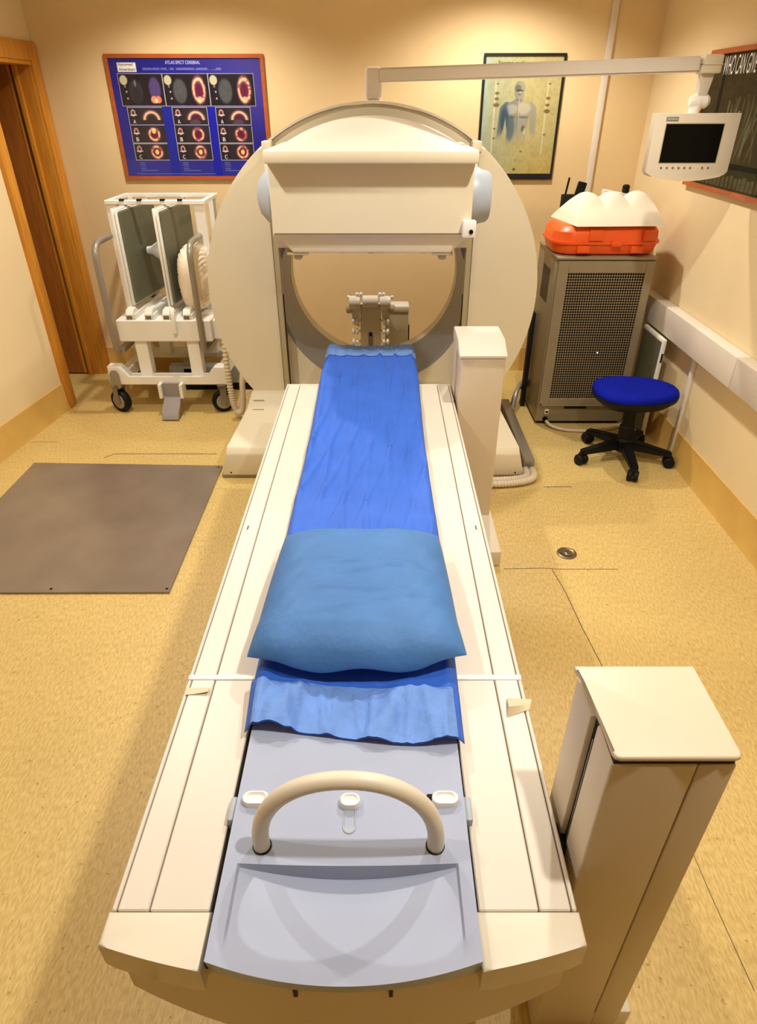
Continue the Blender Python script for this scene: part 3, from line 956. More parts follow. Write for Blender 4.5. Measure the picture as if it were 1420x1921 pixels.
# low grey unit on the floor behind the cart
pu = thing('power_unit', (-.69, 2.60, 0), 'low light-grey equipment box on the floor behind the white cart', 'equipment')
bp('housing', 'hubgrey', pu, -.86, -.47, 2.50, 2.55, .030, .10, bev=.005)
m = MB(); m.prism([(2.500, .03), (2.500, .09), (2.52, .12), (2.545, .12), (2.545, .03)], 'x', -.80, -.72); m.build('bevel_cover', 'tube_grey', pu)
bp('plinth', 'black', pu, -.85, -.48, 2.505, 2.548, 0, .03)

# corrugated hose looping beside the ring
m = MB()
pts = [(-.552, 2.24, .34), (-.556, 2.225, .22), (-.552, 2.215, .12), (-.545, 2.21, .05), (-.530, 2.205, .024), (-.514, 2.205, .035), (-.507, 2.21, .09), (-.506, 2.22, .16), (-.48, 2.26, .26)]
pts = [Vector(p) for p in pts]
for _ in range(4):
    q = [pts[0]]
    for a, b in zip(pts, pts[1:]): q += [a * .75 + b * .25, a * .25 + b * .75]
    pts = q + [pts[-1]]
m.tube(pts, lambda k: .0105 + .0022 * (1 if (int(k * len(pts)) % 2) else -1) * (1 if k < .42 else .15), 12)
hz = m.build('corrugated_hose', 'hose'); tag(hz, 'cream corrugated hose looping down between the white cart and the ring', 'hose')

# hoses in front of the right foot
for i, (r0, lab) in enumerate(((0.0, 'pale corrugated hose curling tightly round the front of the right gantry foot'), (.024, 'pale corrugated hose on the floor, outer of the pair by the gantry foot'))):
    pts = [Vector(p) for p in ((.452 + r0 * .9, 1.785, .022), (.457 + r0 * .9, 1.758, .016), (.445 + r0 * .8, 1.742 - r0 * .5, .014), (.41, 1.733 - r0, .014), (.33, 1.726 - r0, .014), (.20, 1.722 - r0, .014))]
    for _ in range(3):
        q = [pts[0]]
        for a, b in zip(pts, pts[1:]): q += [a * .75 + b * .25, a * .25 + b * .75]
        pts = q + [pts[-1]]
    pp2 = []
    for a, b in zip(pts, pts[1:]): pp2 += [a, (a + b) / 2]
    m = MB(); m.tube(pp2, lambda k: .0102 + .0014 * (1 if int(k * len(pp2)) % 2 else -1), 10)
    o = m.build('floor_hose', 'hose'); tag(o, lab, 'hose')

# ================================================================== EQUIPMENT STAND BEHIND BORE
st = thing('phantom_stand', (-.04, 2.52, 0), 'small beige stand with rows of round knobs seen through the bore', 'stand')
bp('upright', 'cream', st, -.083, -.002, 2.50, 2.53, .03, .345, bev=.003)
bp('slot_plate', 'tube_grey', st, -.052, -.034, 2.497, 2.5, .15, .235)
bp('slot_hole', 'black', st, -.048, -.038, 2.495, 2.4975, .225, .24)
bp('base', 'cream', st, -.13, .008, 2.44, 2.60, 0, .03, bev=.004)
m = MB(); m.lathe([(.0, -.03), (.02, -.03), (.022, -.028), (.022, .028), (.02, .03), (0, .03)], (-.043, 2.49, .36), 'x', 20); m.build('roller', 'cream_light', st)
for s in (-1, 1):
    cx = -.043 + s * .058
    m = MB(); m.lathe([(.0, -.022), (.024, -.022), (.026, 0), (.022, .018), (0, .02)], (cx, 2.488, .356), 'x', 20); m.build('roller_end', 'cream_light', st)
    m = MB(); m.prism([(cx - .018, .34), (cx + .018, .34), (cx + .014, .26), (cx - .010, .27)], 'y', 2.495, 2.515, .003, 1); m.build('bracket', 'cream', st)
    for (dx, z) in ((.0, .386), (.014, .386), (.034, .372), (.046, .375)):
        m = MB(); m.lathe([(0, -.008), (.006, -.005), (.0075, 0), (.006, .005), (0, .008)], (-.043 + s * (.036 + dx), 2.49, z), 'z', 12); m.build('knob', 'white_plastic', st)
    for z in (.205, .245, .285):
        for dx in (.052, .066):
            m = MB(); m.lathe([(0, -.007), (.010, -.005), (.012, 0), (.010, .005), (0, .007)], (-.043 + s * dx, 2.49, z), 'x', 14); m.build('knob', 'white_plastic', st)
        m = MB(); m.tube([(-.043 + s * .035, 2.5, z), (-.043 + s * .066, 2.492, z)], .004, 8); m.build('knob_stem', 'cream', st)
    m = MB(); m.lathe([(.010, -.012), (.016, -.008), (.016, .008), (.010, .012)], (-.043 + s * .082, 2.495, .33), 'x', 16); m.build('thumb_wheel', 'channel', st)
cb = thing('control_box', (.075, 2.54, 0), 'boxy cream cabinet with a pale lid behind the knobbed stand', 'cabinet')
bp('body', 'channel', cb, .014, .105, 2.535, 2.61, 0, .305, bev=.003)
bp('lid', 'cream_light', cb, .012, .107, 2.533, 2.613, .305, .330, bev=.004)
bp('clip', 'black', cb, .105, .110, 2.545, 2.57, .19, .25)

# ================================================================== RACK CABINET
rk = thing('equipment_rack', (.72, 2.30, 0), 'grey-brown metal cabinet with a perforated front door in the corner', 'cabinet')
RX0, RX1, RY0, RY1, RZ = .562, .878, 2.159, 2.435, .583
bp('body', 'rack', rk, RX0, RX1, RY0 + .008, RY1, .012, RZ - .008, bev=.003)
bp('plinth', 'dark', rk, RX0 + .01, RX1 - .01, RY0 + .02, RY1 - .01, 0, .012)
bp('top_plate', 'rack', rk, RX0 - .002, RX1 + .002, RY0 - .002, RY1 + .002, RZ - .008, RZ, bev=.002)
# door with a real perforation
dx0, dx1, dz0, dz1 = RX0 + .004, RX1 - .004, .075, RZ - .012
hx0, hx1, hz0, hz1 = RX0 + .038, RX1 - .030, .105, RZ - .048
nc, nr = 31, 50
m = MB()
px_ = (hx1 - hx0) / nc; pz_ = (hz1 - hz0) / nr
yd = RY0
for i in range(nc):
    for j in range(nr):
        cx = hx0 + (i + .5) * px_; cz = hz0 + (j + .5) * pz_
        ir = .45 * px_
        out = [(-.5, -.5), (0, -.5), (.5, -.5), (.5, 0), (.5, .5), (0, .5), (-.5, .5), (-.5, 0)]
        O = [m.bm.verts.new((cx + a * px_, yd, cz + b * pz_)) for a, b in out]
        I = [m.bm.verts.new((cx + ir * math.cos(math.atan2(b, a)), yd, cz + ir * math.sin(math.atan2(b, a)))) for a, b in out]
        for k in range(8):
            m.bm.faces.new([O[k], O[(k + 1) % 8], I[(k + 1) % 8], I[k]])
mesh_door = m.build('perforated_sheet', 'rack', rk, smooth=False)
mesh_door['kind'] = 'stuff'
bp('door_stile', 'rack', rk, dx0, hx0, RY0 - .003, RY0 + .008, dz0, dz1, bev=.001, seg=1)
bp('door_stile', 'rack', rk, hx1, dx1, RY0 - .003, RY0 + .008, dz0, dz1, bev=.001, seg=1)
bp('door_rail', 'rack', rk, hx0, hx1, RY0 - .003, RY0 + .008, dz0, hz0, bev=.001, seg=1)
bp('door_rail', 'rack', rk, hx0, hx1, RY0 - .003, RY0 + .008, hz1, dz1, bev=.001, seg=1)
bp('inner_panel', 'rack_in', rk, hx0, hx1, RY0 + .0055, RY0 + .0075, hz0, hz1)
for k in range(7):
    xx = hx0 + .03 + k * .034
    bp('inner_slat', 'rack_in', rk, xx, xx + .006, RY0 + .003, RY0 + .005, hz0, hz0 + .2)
m = MB(); m.lathe([(.0018, 0), (.0018, .002)], (.742, RY0 - .0012, .272), 'y', 8); m.build('indicator', 'lamp_glow', rk)
sk = bp('mains_switch', 'white_plastic', rk, .592, .606, RY0 + .004, RY0 + .009, .042, .060, bev=.001, seg=1); bp('rocker', 'black', sk, .594, .604, RY0 + .003, RY0 + .006, .047, .054)
m = MB(); m.lathe([(.0095, 0), (.0095, .006)], (.597, RY0 + .003, .022), 'y', 16); m.build('cable_gland', 'black', rk)
for xx in (.572, .868):
    m = MB(); m.lathe([(.003, 0), (.003, .002)], (xx, RY0 - .0045, .082), 'y', 8); m.build('screw', 'dark', rk)
bp('front_vent', 'dark', rk, .66, .74, RY0 + .0065, RY0 + .009, .062, .073)
for k in range(9): bp('side_vent', 'dark', rk, RX0 - .0006, RX0 + .002, RY0 + .08 + k * .012, RY0 + .086 + k * .012, .42, .53)
m = MB(); m.tube([(.598, 2.152, .020), (.612, 2.128, .010), (.66, 2.100, .0065), (.75, 2.095, .0065), (.84, 2.12, .0065), (.885, 2.16, .0065)], .0055, 10, True, 3)
o = m.build('power_cable', 'hose'); tag(o, 'thin pale power cable trailing from the cabinet along the floor', 'cable')
# black cables left of the rack
for i, (dd, mn, lb) in enumerate(((0, 'black', 'black cable arching from the cabinet to the gantry base'), (.016, 'tube_grey', 'grey cable arching beside the black cable at the gantry base'))):
    m = MB(); m.tube([(.556, 2.40, .06 + dd), (.530, 2.36 - dd, .068 + dd), (.508, 2.31 - dd, .05 + dd), (.494, 2.27 - dd, .024), (.486, 2.23, .022 + dd)], .0085, 10, True, 3)
    o = m.build('floor_cable', mn); tag(o, lb, 'cable')
m = MB(); m.box(.540, .556, 2.33, 2.36, 0, .36, .002); o = m.build('cable_cover', 'dark'); tag(o, 'narrow black upright strip between the ring and the cabinet', 'cable cover')

# ------------------------------------------------------------------ orange case
oc = thing('carry_case', (.72, 2.30, RZ), 'orange hard plastic carry case lying on the perforated cabinet', 'case')
cx0, cx1, cy0, cy1 = .548, .892, 2.172, 2.388
def rrect(x0, x1, y0, y1, r, n=6):
    pts = []
    for cx, cy, a0 in ((x1 - r, y0 + r, -90), (x1 - r, y1 - r, 0), (x0 + r, y1 - r, 90), (x0 + r, y0 + r, 180)):
        for i in range(n + 1):
            a = R(a0 + 90 * i / n); pts.append((cx + r * math.cos(a), cy + r * math.sin(a)))
    return pts
def loft(loops, nm, mn, par):
    m = MB(); L = [[m.bm.verts.new((x, y, z)) for x, y in rrect(cx0 + i, cx1 - i, cy0 + i, cy1 - i, r)] for i, r, z in loops]
    nn = len(L[0])
    for a, b in zip(L, L[1:]):
        for k in range(nn): m.bm.faces.new([a[k], a[(k + 1) % nn], b[(k + 1) % nn], b[k]])
    m.bm.faces.new(L[0][::-1]); m.bm.faces.new(L[-1])
    return m.build(nm, mn, par)
loft([(.022, .05, RZ), (.010, .055, RZ + .006), (.002, .06, RZ + .030), (.001, .06, RZ + .037)], 'lower_shell', 'orange', oc)
loft([(-.004, .062, RZ + .036), (-.004, .062, RZ + .043)], 'rim', 'orange', oc)
loft([(.001, .06, RZ + .042), (.003, .06, RZ + .070), (.014, .055, RZ + .084), (.03, .045, RZ + .089)], 'upper_shell', 'orange', oc)
for xx in (.64, .81):
    bp('latch', 'orange', oc, xx - .020, xx + .020, cy0 - .008, cy0 + .012, RZ + .010, RZ + .032, bev=.003)
for xx in (.675, .845):
    bp('hinge_block', 'orange', oc, xx - .022, xx + .022, cy0 - .007, cy0 + .012, RZ + .046, RZ + .078, bev=.003)
bp('centre_latch', 'orange', oc, .725, .757, cy0 - .010, cy0 + .01, RZ + .030, RZ + .048, bev=.003)

# ------------------------------------------------------------------ foam knee support
m = MB()
FZ = RZ + .0895
FX0, FX1, FY0, FY1 = .598, .888, 2.160, 2.372
def ridge(u):
    return .060 + .024 * abs(math.cos(math.pi * (u - .15) / .35)) ** .75 + .004 * u
def foam(u, v):
    # v 0 front bottom -> ridge -> back bottom ; humps fade out down the front slope
    w_ = v / .55 if v < .55 else (1 - v) / .45
    s_ = math.sin(math.pi / 2 * min(1, w_ * 1.12)) ** .9
    k = min(1, max(0, (w_ - .30) / .60)); k = k * k * (3 - 2 * k)
    hgt = (.062 + .004 * u) * (1 - k) + ridge(u) * k
    ins = .034 * s_
    x = FX0 + ins + (FX1 - FX0 - 2 * ins) * u - .035 * (1 - u) * (v - .25)
    return (x, FY0 + (FY1 - FY0) * v + .012 * u, FZ + hgt * s_)
V = m.grid(foam, [i / 48 for i in range(49)], [i / 24 for i in range(25)])
for i in (0, 48): m.bm.faces.new(V[i])
m.bm.faces.new([V[i][0] for i in range(49)] + [V[i][24] for i in range(48, -1, -1)])
fo = m.build('foam_support', 'foam', ang=50); tag(fo, 'wavy white foam leg support with three humps on the orange case', 'foam support')

# small black devices behind the foam
dv = thing('radio_handset', (.652, 2.418, RZ), 'small black handset with a thin antenna behind the foam support', 'radio')
bp('cradle', 'black', dv, .612, .692, 2.404, 2.432, RZ, RZ + .152, bev=.003)
m = MB(); m.tube([(.622, 2.415, RZ + .15), (.629, 2.416, RZ + .203)], .0035, 8); m.build('antenna', 'black', dv)
m = MB(); m.box(.658, .686, 2.408, 2.426, RZ + .148, RZ + .190, .003, 2, Matrix.Rotation(R(12), 3, 'Y')); m.build('handset', 'black', dv)
dv2 = thing('battery_charger', (.80, 2.418, RZ), 'flat white charger with a small black plug behind the foam humps', 'charger')
m = MB(); m.prism([(.748, RZ), (.858, RZ), (.858, RZ + .150), (.748, RZ + .168)], 'y', 2.404, 2.432, .002, 1); m.build('body', 'white_plastic', dv2)
m = MB(); m.lathe([(.008, 0), (.012, .004), (.012, .022), (.007, .026)], (.825, 2.418, RZ + .156), 'z', 14); m.build('plug', 'black', dv2)

# ================================================================== STOOL
sx_, sy_ = .792, 1.895
so = thing('swivel_stool', (sx_, sy_, 0), 'low swivel stool with a royal blue seat and black five-star caster base', 'stool')
m = MB()
def seat_loop(k, z):
    pts = []
    for i in range(48):
        a = 2 * math.pi * i / 48
        ca, sa = math.cos(a), math.sin(a)
        r = 1 / ((abs(ca) ** 2.6 + abs(sa) ** 2.3) ** (1 / 2.45))
        pts.append((sx_ + .006 + .131 * k * r * ca, sy_ + .012 + (.102 - .014 * ca) * k * r * sa, z))
    return pts
loops = [(.55, .208), (.86, .212), (.97, .222), (1.0, .234), (.97, .244), (.85, .2495), (.5, .250)]
L = [[m.bm.verts.new(p) for p in seat_loop(k, z)] for k, z in loops]
for a, b in zip(L, L[1:]):
    for k in range(48): m.bm.faces.new([a[k], a[(k + 1) % 48], b[(k + 1) % 48], b[k]])
m.bm.faces.new(L[0][::-1]); m.bm.faces.new(L[-1])
m.build('seat', 'stool_blue', so, ang=60)
m = MB()
loops = [(.45, .192), (.80, .196), (.985, .216), (1.004, .228), (.9, .232)]
L = [[m.bm.verts.new(p) for p in seat_loop(k, z)] for k, z in loops]
for a, b in zip(L, L[1:]):
    for k in range(48): m.bm.faces.new([a[k], a[(k + 1) % 48], b[(k + 1) % 48], b[k]])
m.bm.faces.new(L[0][::-1]); m.bm.faces.new(L[-1])
m.build('seat_shell', 'black', so, ang=60)
m = MB(); m.lathe([(.024, .05), (.024, .12), (.020, .125), (.018, .195)], (sx_, sy_, 0), 'z', 20); m.build('gas_lift', 'black', so)
m = MB(); m.lathe([(.026, .035), (.032, .045), (.030, .072), (.024, .08)], (sx_, sy_, 0), 'z', 20); m.build('hub', 'black', so)
for k in range(5):
    a = R(-94 + 72 * k)
    ex, ey = math.cos(a), math.sin(a)
    m = MB()
    P0 = Vector((sx_ + ex * .02, sy_ + ey * .02, .060)); P1 = Vector((sx_ + ex * .150, sy_ + ey * .150, .044))
    nx = Vector((-ey, ex, 0))
    va = [m.bm.verts.new(P0 + nx * .017 * s_ + Vector((0, 0, zz))) for s_, zz in ((-1, -.016), (1, -.016), (1, .014), (-1, .014))]
    vb = [m.bm.verts.new(P1 + nx * .012 * s_ + Vector((0, 0, zz))) for s_, zz in ((-1, -.008), (1, -.008), (1, .007), (-1, .007))]
    m.bm.faces.new(va[::-1]); m.bm.faces.new(vb)
    for i in range(4): m.bm.faces.new([va[i], va[(i + 1) % 4], vb[(i + 1) % 4], vb[i]])
    bmesh.ops.bevel(m.bm, geom=list(m.bm.edges), offset=.003, segments=2, affect='EDGES')
    lg = m.build('base_leg', 'black', so)
    wx, wy = sx_ + ex * .146, sy_ + ey * .146
    m = MB()
    for off in (-.009, .009):
        m.lathe([(.0, -.008), (.015, -.008), (.018, -.004), (.018, .004), (.015, .008), (0, .008)], (wx + off, wy, .018), 'x', 18)
    m.box(wx - .012, wx + .012, wy - .006, wy + .006, .018, .042, .002)
    mr = Matrix.Rotation(a + R(70 + 30 * k), 3, 'Z')
    for v in m.bm.verts:
        c0 = Vector((wx, wy, v.co.z)); v.co = mr @ (v.co - c0) + c0
    m.build('caster', 'rubber', lg)

# ================================================================== WALL FITTINGS
tr = thing('cable_trunking', (RW - .02, 1.7, .358), 'deep white cable trunking running along the side wall above the stool', 'trunking')
for y0, y1 in ((FW + .05, .20), (.202, 1.618), (1.622, BW - .02)):
    bp('trunk_length', 'trunk_white', tr, RW - .040, RW - .001, y0, y1, .356, .440, bev=.002)
m = MB(); m.box(RW - .012, RW - .0005, 1.892, 1.908, .018, .357, .002); o = m.build('conduit', 'trunk_white'); tag(o, 'slim white conduit dropping from the trunking to the floor', 'conduit')
m = MB(); m.box(.775, .797, BW - .012, BW - .0005, .12, CEIL - .002, .002); o = m.build('conduit', 'trunk_white'); tag(o, 'white vertical conduit on the back wall beside the torso poster', 'conduit')
# board leaning between rack and wall
lb = thing('leaning_board', (.92, 2.11, 0), 'white-edged dark flat panel leaning against the wall behind the stool', 'panel')
bp('face', 'olive', lb, .901, .905, 2.045, 2.205, .02, .345)
bp('edge', 'white_paint', lb, .905, .918, 2.035, 2.215, .0, .355, bev=.004)
bp('catch', 'dark', lb, .9085, .9145, 2.034, 2.036, .28, .31)
# floor cover
m = MB(); m.lathe([(.026, 0), (.0255, .002), (.021, .0035), (.019, .0025), (.009, .0025), (.007, .0040), (0, .0045)], (.4856, 1.364, 0), 'z', 28)
o = m.build('floor_drain', 'brass', base=(.4856, 1.364, 0)); tag(o, 'small round metal drain cover set in the floor', 'drain cover')
# steel plate
m = MB(); m.prism([(-1.138, 1.197), (-.511, 1.200), (-.516, 1.838), (-1.136, 1.858)], 'z', 0.0008, .006, .001, 1)
fp = m.build('floor_plate', 'steelplate', base=(-.8, 1.5, 0)); tag(fp, 'large scuffed brown-grey metal plate lying on the yellow floor', 'metal plate')
for (x, y) in ((-.52, 1.212), (-.80, 1.211), (-1.08, 1.209), (-.526, 1.826)):
    m = MB(); m.lathe([(.0035, 0), (.0035, .0008)], (x, y, .006), 'z', 10); m.build('screw', 'dark', fp)

# ================================================================== POSTERS
def smooth(e0, e1, x):
    t_ = np.clip((x - e0) / (e1 - e0), 0, 1); return t_ * t_ * (3 - 2 * t_)
rng = np.random.RandomState(3)
def vnoise(h, wd, cells):
    g_ = rng.rand(cells + 2, cells + 2)
    yy = np.linspace(0, cells, h); xx = np.linspace(0, cells, wd)
    y0 = yy.astype(int); x0 = xx.astype(int); fy = (yy - y0)[:, None]; fx = (xx - x0)[None]
    fy = fy * fy * (3 - 2 * fy); fx = fx * fx * (3 - 2 * fx)
    a = g_[np.ix_(y0, x0)]; b = g_[np.ix_(y0, x0 + 1)]; c_ = g_[np.ix_(y0 + 1, x0)]; d_ = g_[np.ix_(y0 + 1, x0 + 1)]
    return (a * (1 - fx) + b * fx) * (1 - fy) + (c_ * (1 - fx) + d_ * fx) * fy
def lay(img, mask, col):
    img[:] = img * (1 - mask[..., None]) + np.array(col) / 255.0 * mask[..., None]

def frame_on_wall(nm, label, ex, o, wd, ht, fw, mn, depth, nrm):
    """picture frame: o = lower left outer corner on the wall, ex along the wall"""
    ex = Vector(ex); ez = Vector((0, 0, 1)); nrm = Vector(nrm)
    p = thing(nm, tuple(Vector(o) + ex * wd / 2), label, 'poster')
    m = MB()
    def bar(a0, a1, b0, b1):
        q = [(a0, b0), (a1, b0), (a1, b1), (a0, b1)]
        lo = [m.bm.verts.new(Vector(o) + ex * a + ez * b + nrm * .0005) for a, b in q]
        hi = [m.bm.verts.new(Vector(o) + ex * a + ez * b + nrm * depth) for a, b in q]
        m.bm.faces.new(lo); m.bm.faces.new(hi[::-1])
        for i in range(4): m.bm.faces.new([lo[i], lo[(i + 1) % 4], hi[(i + 1) % 4], hi[i]])
    bar(0, wd, ht - fw, ht); bar(0, wd, 0, fw); bar(0, fw, fw, ht - fw); bar(wd - fw, wd, fw, ht - fw)
    m.build('frame', mn, p, smooth=False)
    return p

# ---- brain scan atlas
PO = (-.967, BW, .751); PW, PHt, fwd = .555, .389, .012
p1 = frame_on_wall('brain_scan_poster', 'wide blue poster of brain scans in a reddish wooden frame above the cart', (1, 0, 0), PO, PW, PHt, fwd, 'frame_red', .010, (0, -1, 0))
Hh, Ww = 270, 390
u, v = np.meshgrid(np.linspace(0, 1, Ww), np.linspace(0, 1, Hh))
img = np.zeros((Hh, Ww, 3)); lay(img, np.ones_like(u), (20, 24, 132))
lay(img, .75 * smooth(.35, 1.0, u) * smooth(.9, .2, v) , (78, 66, 150))
lay(img, .4 * (v > .85), (60, 66, 160))
lay(img, 1.0 * ((u > .306) & (u < .375) & (v > .40)), (10, 30, 150)); lay(img, 1.0 * ((u > .61) & (u < .67) & (v > .40)), (12, 24, 165))
def rect(a, b, c_, d_): return ((u > a) & (u < b) & (v > c_) & (v < d_)).astype(float)
def outline(a, b, c_, d_, col, tw=.004): lay(img, rect(a - tw, b + tw, c_ - tw * 1.4, d_ + tw * 1.4) - rect(a, b, c_, d_), col)
def ell(cx, cy, rx, ry, soft=.25):
    d_ = np.sqrt(((u - cx) / rx) ** 2 + ((v - cy) / ry) ** 2); return 1 - smooth(1 - soft, 1 + soft * .3, d_)
nz = vnoise(Hh, Ww, 60)
def brain(cx, cy, rx, ry, hot):
    d_ = np.sqrt(((u - cx) / rx) ** 2 + ((v - cy) / ry) ** 2)
    lay(img, ell(cx, cy, rx * 1.12, ry * 1.1, .15), (74, 30, 66))
    rim = np.exp(-((d_ - .78) / .22) ** 2)
    lay(img, np.clip(rim * (.75 + .5 * (nz - .5)), 0, 1), (232, 140, 110))
    lay(img, np.clip(rim ** 3 * .8 * (nz > .4), 0, 1), (255, 226, 176))
    lay(img, .8 * ell(cx - rx * .35, cy + ry * .1, rx * .25, ry * .4), (120, 16, 44)); lay(img, .8 * ell(cx + rx * .35, cy + ry * .1, rx * .25, ry * .4), (120, 16, 44))
    if hot: lay(img, .9 * ell(cx, cy - ry * (.45 if hot == 1 else -.0), rx * .35, ry * .4), (255, 226, 120))
for i, (a, b) in enumerate(((.048, .338), (.342, .642), (.646, .945))):
    lay(img, rect(a, b, .125, .385), (20, 18, 30)); outline(a, b, .125, .385, (186, 180, 190), .002)
    lay(img, .9 * ell(a + .032, .175, .027, .042, .15), (206, 202, 166)); lay(img, .6 * rect(a + .03, a + .04, .20, .235), (190, 186, 150))
    lay(img, .8 * ell(a + .04, .27, .006, .01), (210, 210, 220)); lay(img, .8 * ell(a + .042, .325, .006, .01), (210, 210, 220))
    cx = a + .105
    if i == 0:
        lay(img, .5 * ell(cx, .27, .05, .105), (70, 70, 80)); lay(img, .5 * ell(cx, .30, .03, .07), (26, 24, 34)); lay(img, .6 * ell(cx, .2, .008, .03), (150, 150, 160))
    else:
        lay(img, .75 * ell(cx, .265, .05, .11), (96, 102, 100)); lay(img, .3 * ell(cx, .265, .05, .11) * (nz > .5), (60, 64, 62))
    cx = a + .232
    if i == 0:
        lay(img, .8 * ell(cx, .25, .042, .11), (92, 74, 138)); lay(img, .9 * ell(cx - .014, .335, .024, .034), (240, 150, 110)); lay(img, .9 * ell(cx + .016, .335, .022, .034), (236, 130, 96)); lay(img, .9 * ell(cx, .345, .012, .02), (255, 226, 190))
    else:
        brain(cx, .255, .046, .115, 0); lay(img, .7 * ell(cx, .335, .02, .03), (255, 210, 150))
for i, (a, b) in enumerate(((.073, .306), (.377, .610), (.672, .903))):
    for j, (c_, d_) in enumerate(((.400, .545), (.557, .700), (.712, .855))):
        lay(img, rect(a, b, c_, d_), (30, 27, 38)); lay(img, .5 * rect(a + .07, b, c_, d_), (48, 42, 48)); outline(a, b, c_, d_, (206, 200, 196), .0022)
        cy = (c_ + d_) / 2; cx = a + .155
        lay(img, .9 * ell(a + .034, c_ + .045, .018, .034), (226, 170, 160)); lay(img, .9 * ell(a + .034, c_ + .045, .010, .02), (60, 24, 44)); lay(img, .9 * rect(a + .012, a + .056, c_ + .058, c_ + .066), (235, 225, 220))
        if j == 0:
            dd = np.sqrt(((u - cx) / .058) ** 2 + ((v - (cy + .03)) / .075) ** 2)
            bnd = np.exp(-((dd - .85) / .2) ** 2) * (v < cy + .03)
            lay(img, np.clip(bnd, 0, 1), (226, 150, 130)); lay(img, np.clip(bnd ** 4 * .7, 0, 1), (250, 214, 186))
            if i: lay(img, .7 * ell(cx, cy + .01, .03, .03), (96, 24, 62)); lay(img, .4 * ell(cx - .01, cy + .055, .04, .03), (120, 112, 130))
        else:
            brain(cx, cy, .042, .062, (1 if j == 1 else 2) if i == 0 or j == 2 else 0)
    for k in range(5): lay(img, .45 * rect(a + .02, a + (.06 if k < 4 else .14), .875 + k * .018, .882 + k * .018), (170, 176, 214))
lay(img, .4 * rect(.06, .62, .975, .982), (170, 176, 214))
lay(img, rect(.055, .178, .035, .108), (236, 232, 228))
lay(img, .45 * rect(.22, .74, .078, .096) * (nz > .3), (176, 180, 214))
iw, ih = PW - 2 * fwd, PHt - 2 * fwd
io = (PO[0] + fwd, BW - .006, PO[2] + fwd)
pr1 = printed('print', img, io, (1, 0, 0), (0, 0, 1), iw, ih, 'print_glossy', p1)
def put(body, u0, v1, uw, vh, mn):
    text('lettering', body, (io[0] + u0 * iw, io[1], io[2] + (1 - v1) * ih), uw * iw, vh * ih, (1, 0, 0), (0, 0, 1), mn, p1, .0008)
put('Nycomed', .064, .066, .094, .026, 'text_dark'); put('Amersham', .064, .101, .108, .024, 'text_dark')
put('ATLAS SPECT CEREBRAL', .375, .048, .23, .027, 'text_pale')
for i, a in enumerate((.073, .377, .672)):
    for ch, vv in (('A', .535), ('B', .688), ('C', .843)): put(ch, a + .026, vv, .018, .034, 'text_white')
lay  # keep

# ---- torso poster
PO = (.356, BW, .751); PW, PHt, fwd = .287, .391, .008
p2 = frame_on_wall('anatomy_poster', 'tall yellowish poster of a grey male torso in a thin black frame', (1, 0, 0), PO, PW, PHt, fwd, 'frame_black', .010, (0, -1, 0))
Hh, Ww = 300, 210
u, v = np.meshgrid(np.linspace(0, 1, Ww), np.linspace(0, 1, Hh))
nz = vnoise(Hh, Ww, 14); nz2 = vnoise(Hh, Ww, 50)
img = np.zeros((Hh, Ww, 3)); lay(img, np.ones_like(u), (184, 172, 118))
lay(img, .8 * (1 - smooth(.0, .75, u)), (156, 164, 136)); lay(img, .5 * (1 - smooth(0, .12, u)), (160, 184, 186)); lay(img, .4 * smooth(.6, 1, v) * smooth(.2, .9, u), (190, 160, 72))
lay(img, .22 * (nz - .4).clip(0, 1), (120, 110, 60)); lay(img, .10 * (nz2 > .6), (110, 104, 70))
fade = smooth(.74, .56, v)
cx = .47
body = np.zeros_like(u)
hw = np.interp(v, [.20, .225, .26, .30, .325, .345, .36, .40, .46, .52, .60, .66, .74], [.04, .062, .068, .060, .045, .055, .10, .175, .165, .150, .128, .135, .15])
body = np.maximum(body, smooth(0.012, -.012, np.abs(u - cx) - hw) * (v > .195) * (v < .76))
for s in (-1, 1):
    ax = cx + s * np.interp(v, [.36, .42, .5, .58, .66], [.15, .19, .205, .215, .235])
    body = np.maximum(body, smooth(.012, -.010, np.abs(u - ax) - np.interp(v, [.355, .40, .5, .66], [.02, .055, .042, .030])) * (v > .36) * smooth(.70, .60, v))
lay(img, body * fade, (150, 147, 130))
sh = np.clip((cx + .02 - u) / .2, 0, 1)
lay(img, body * fade * sh * .75, (74, 88, 98)); lay(img, body * fade * .5 * ell(.58, .42, .10, .05), (206, 196, 168)) if False else None
def ell(cx_, cy, rx, ry, soft=.4):
    d_ = np.sqrt(((u - cx_) / rx) ** 2 + ((v - cy) / ry) ** 2); return 1 - smooth(1 - soft, 1 + soft * .3, d_)
lay(img, body * .6 * ell(.55, .41, .10, .06), (200, 190, 162)); lay(img, body * .5 * ell(.38, .42, .09, .05), (196, 192, 176))
lay(img, body * .7 * ell(.30, .50, .06, .12), (44, 66, 84)); lay(img, body * .55 * ell(.39, .58, .06, .12), (58, 84, 98))
for sgn in (-1, 1): lay(img, body * .55 * ell(cx + sgn * .085, .485, .075, .012, .5), (76, 80, 78))
lay(img, body * .4 * ell(cx, .50, .008, .14), (92, 92, 84)); lay(img, .6 * ell(.56, .58, .03, .03), (60, 58, 52)); lay(img, .5 * ell(.58, .60, .02, .035), (220, 210, 180))
lay(img, body * .7 * ell(cx - .025, .25, .05, .03), (92, 90, 76)); lay(img, body * .75 * ell(cx, .268, .055, .008), (48, 46, 40)); lay(img, body * .7 * ell(cx + .005, .30, .022, .006), (70, 56, 48)); lay(img, body * .5 * ell(cx + .008, .285, .008, .016), (206, 196, 170)); lay(img, body * .5 * ell(cx, .345, .05, .012), (100, 98, 88))
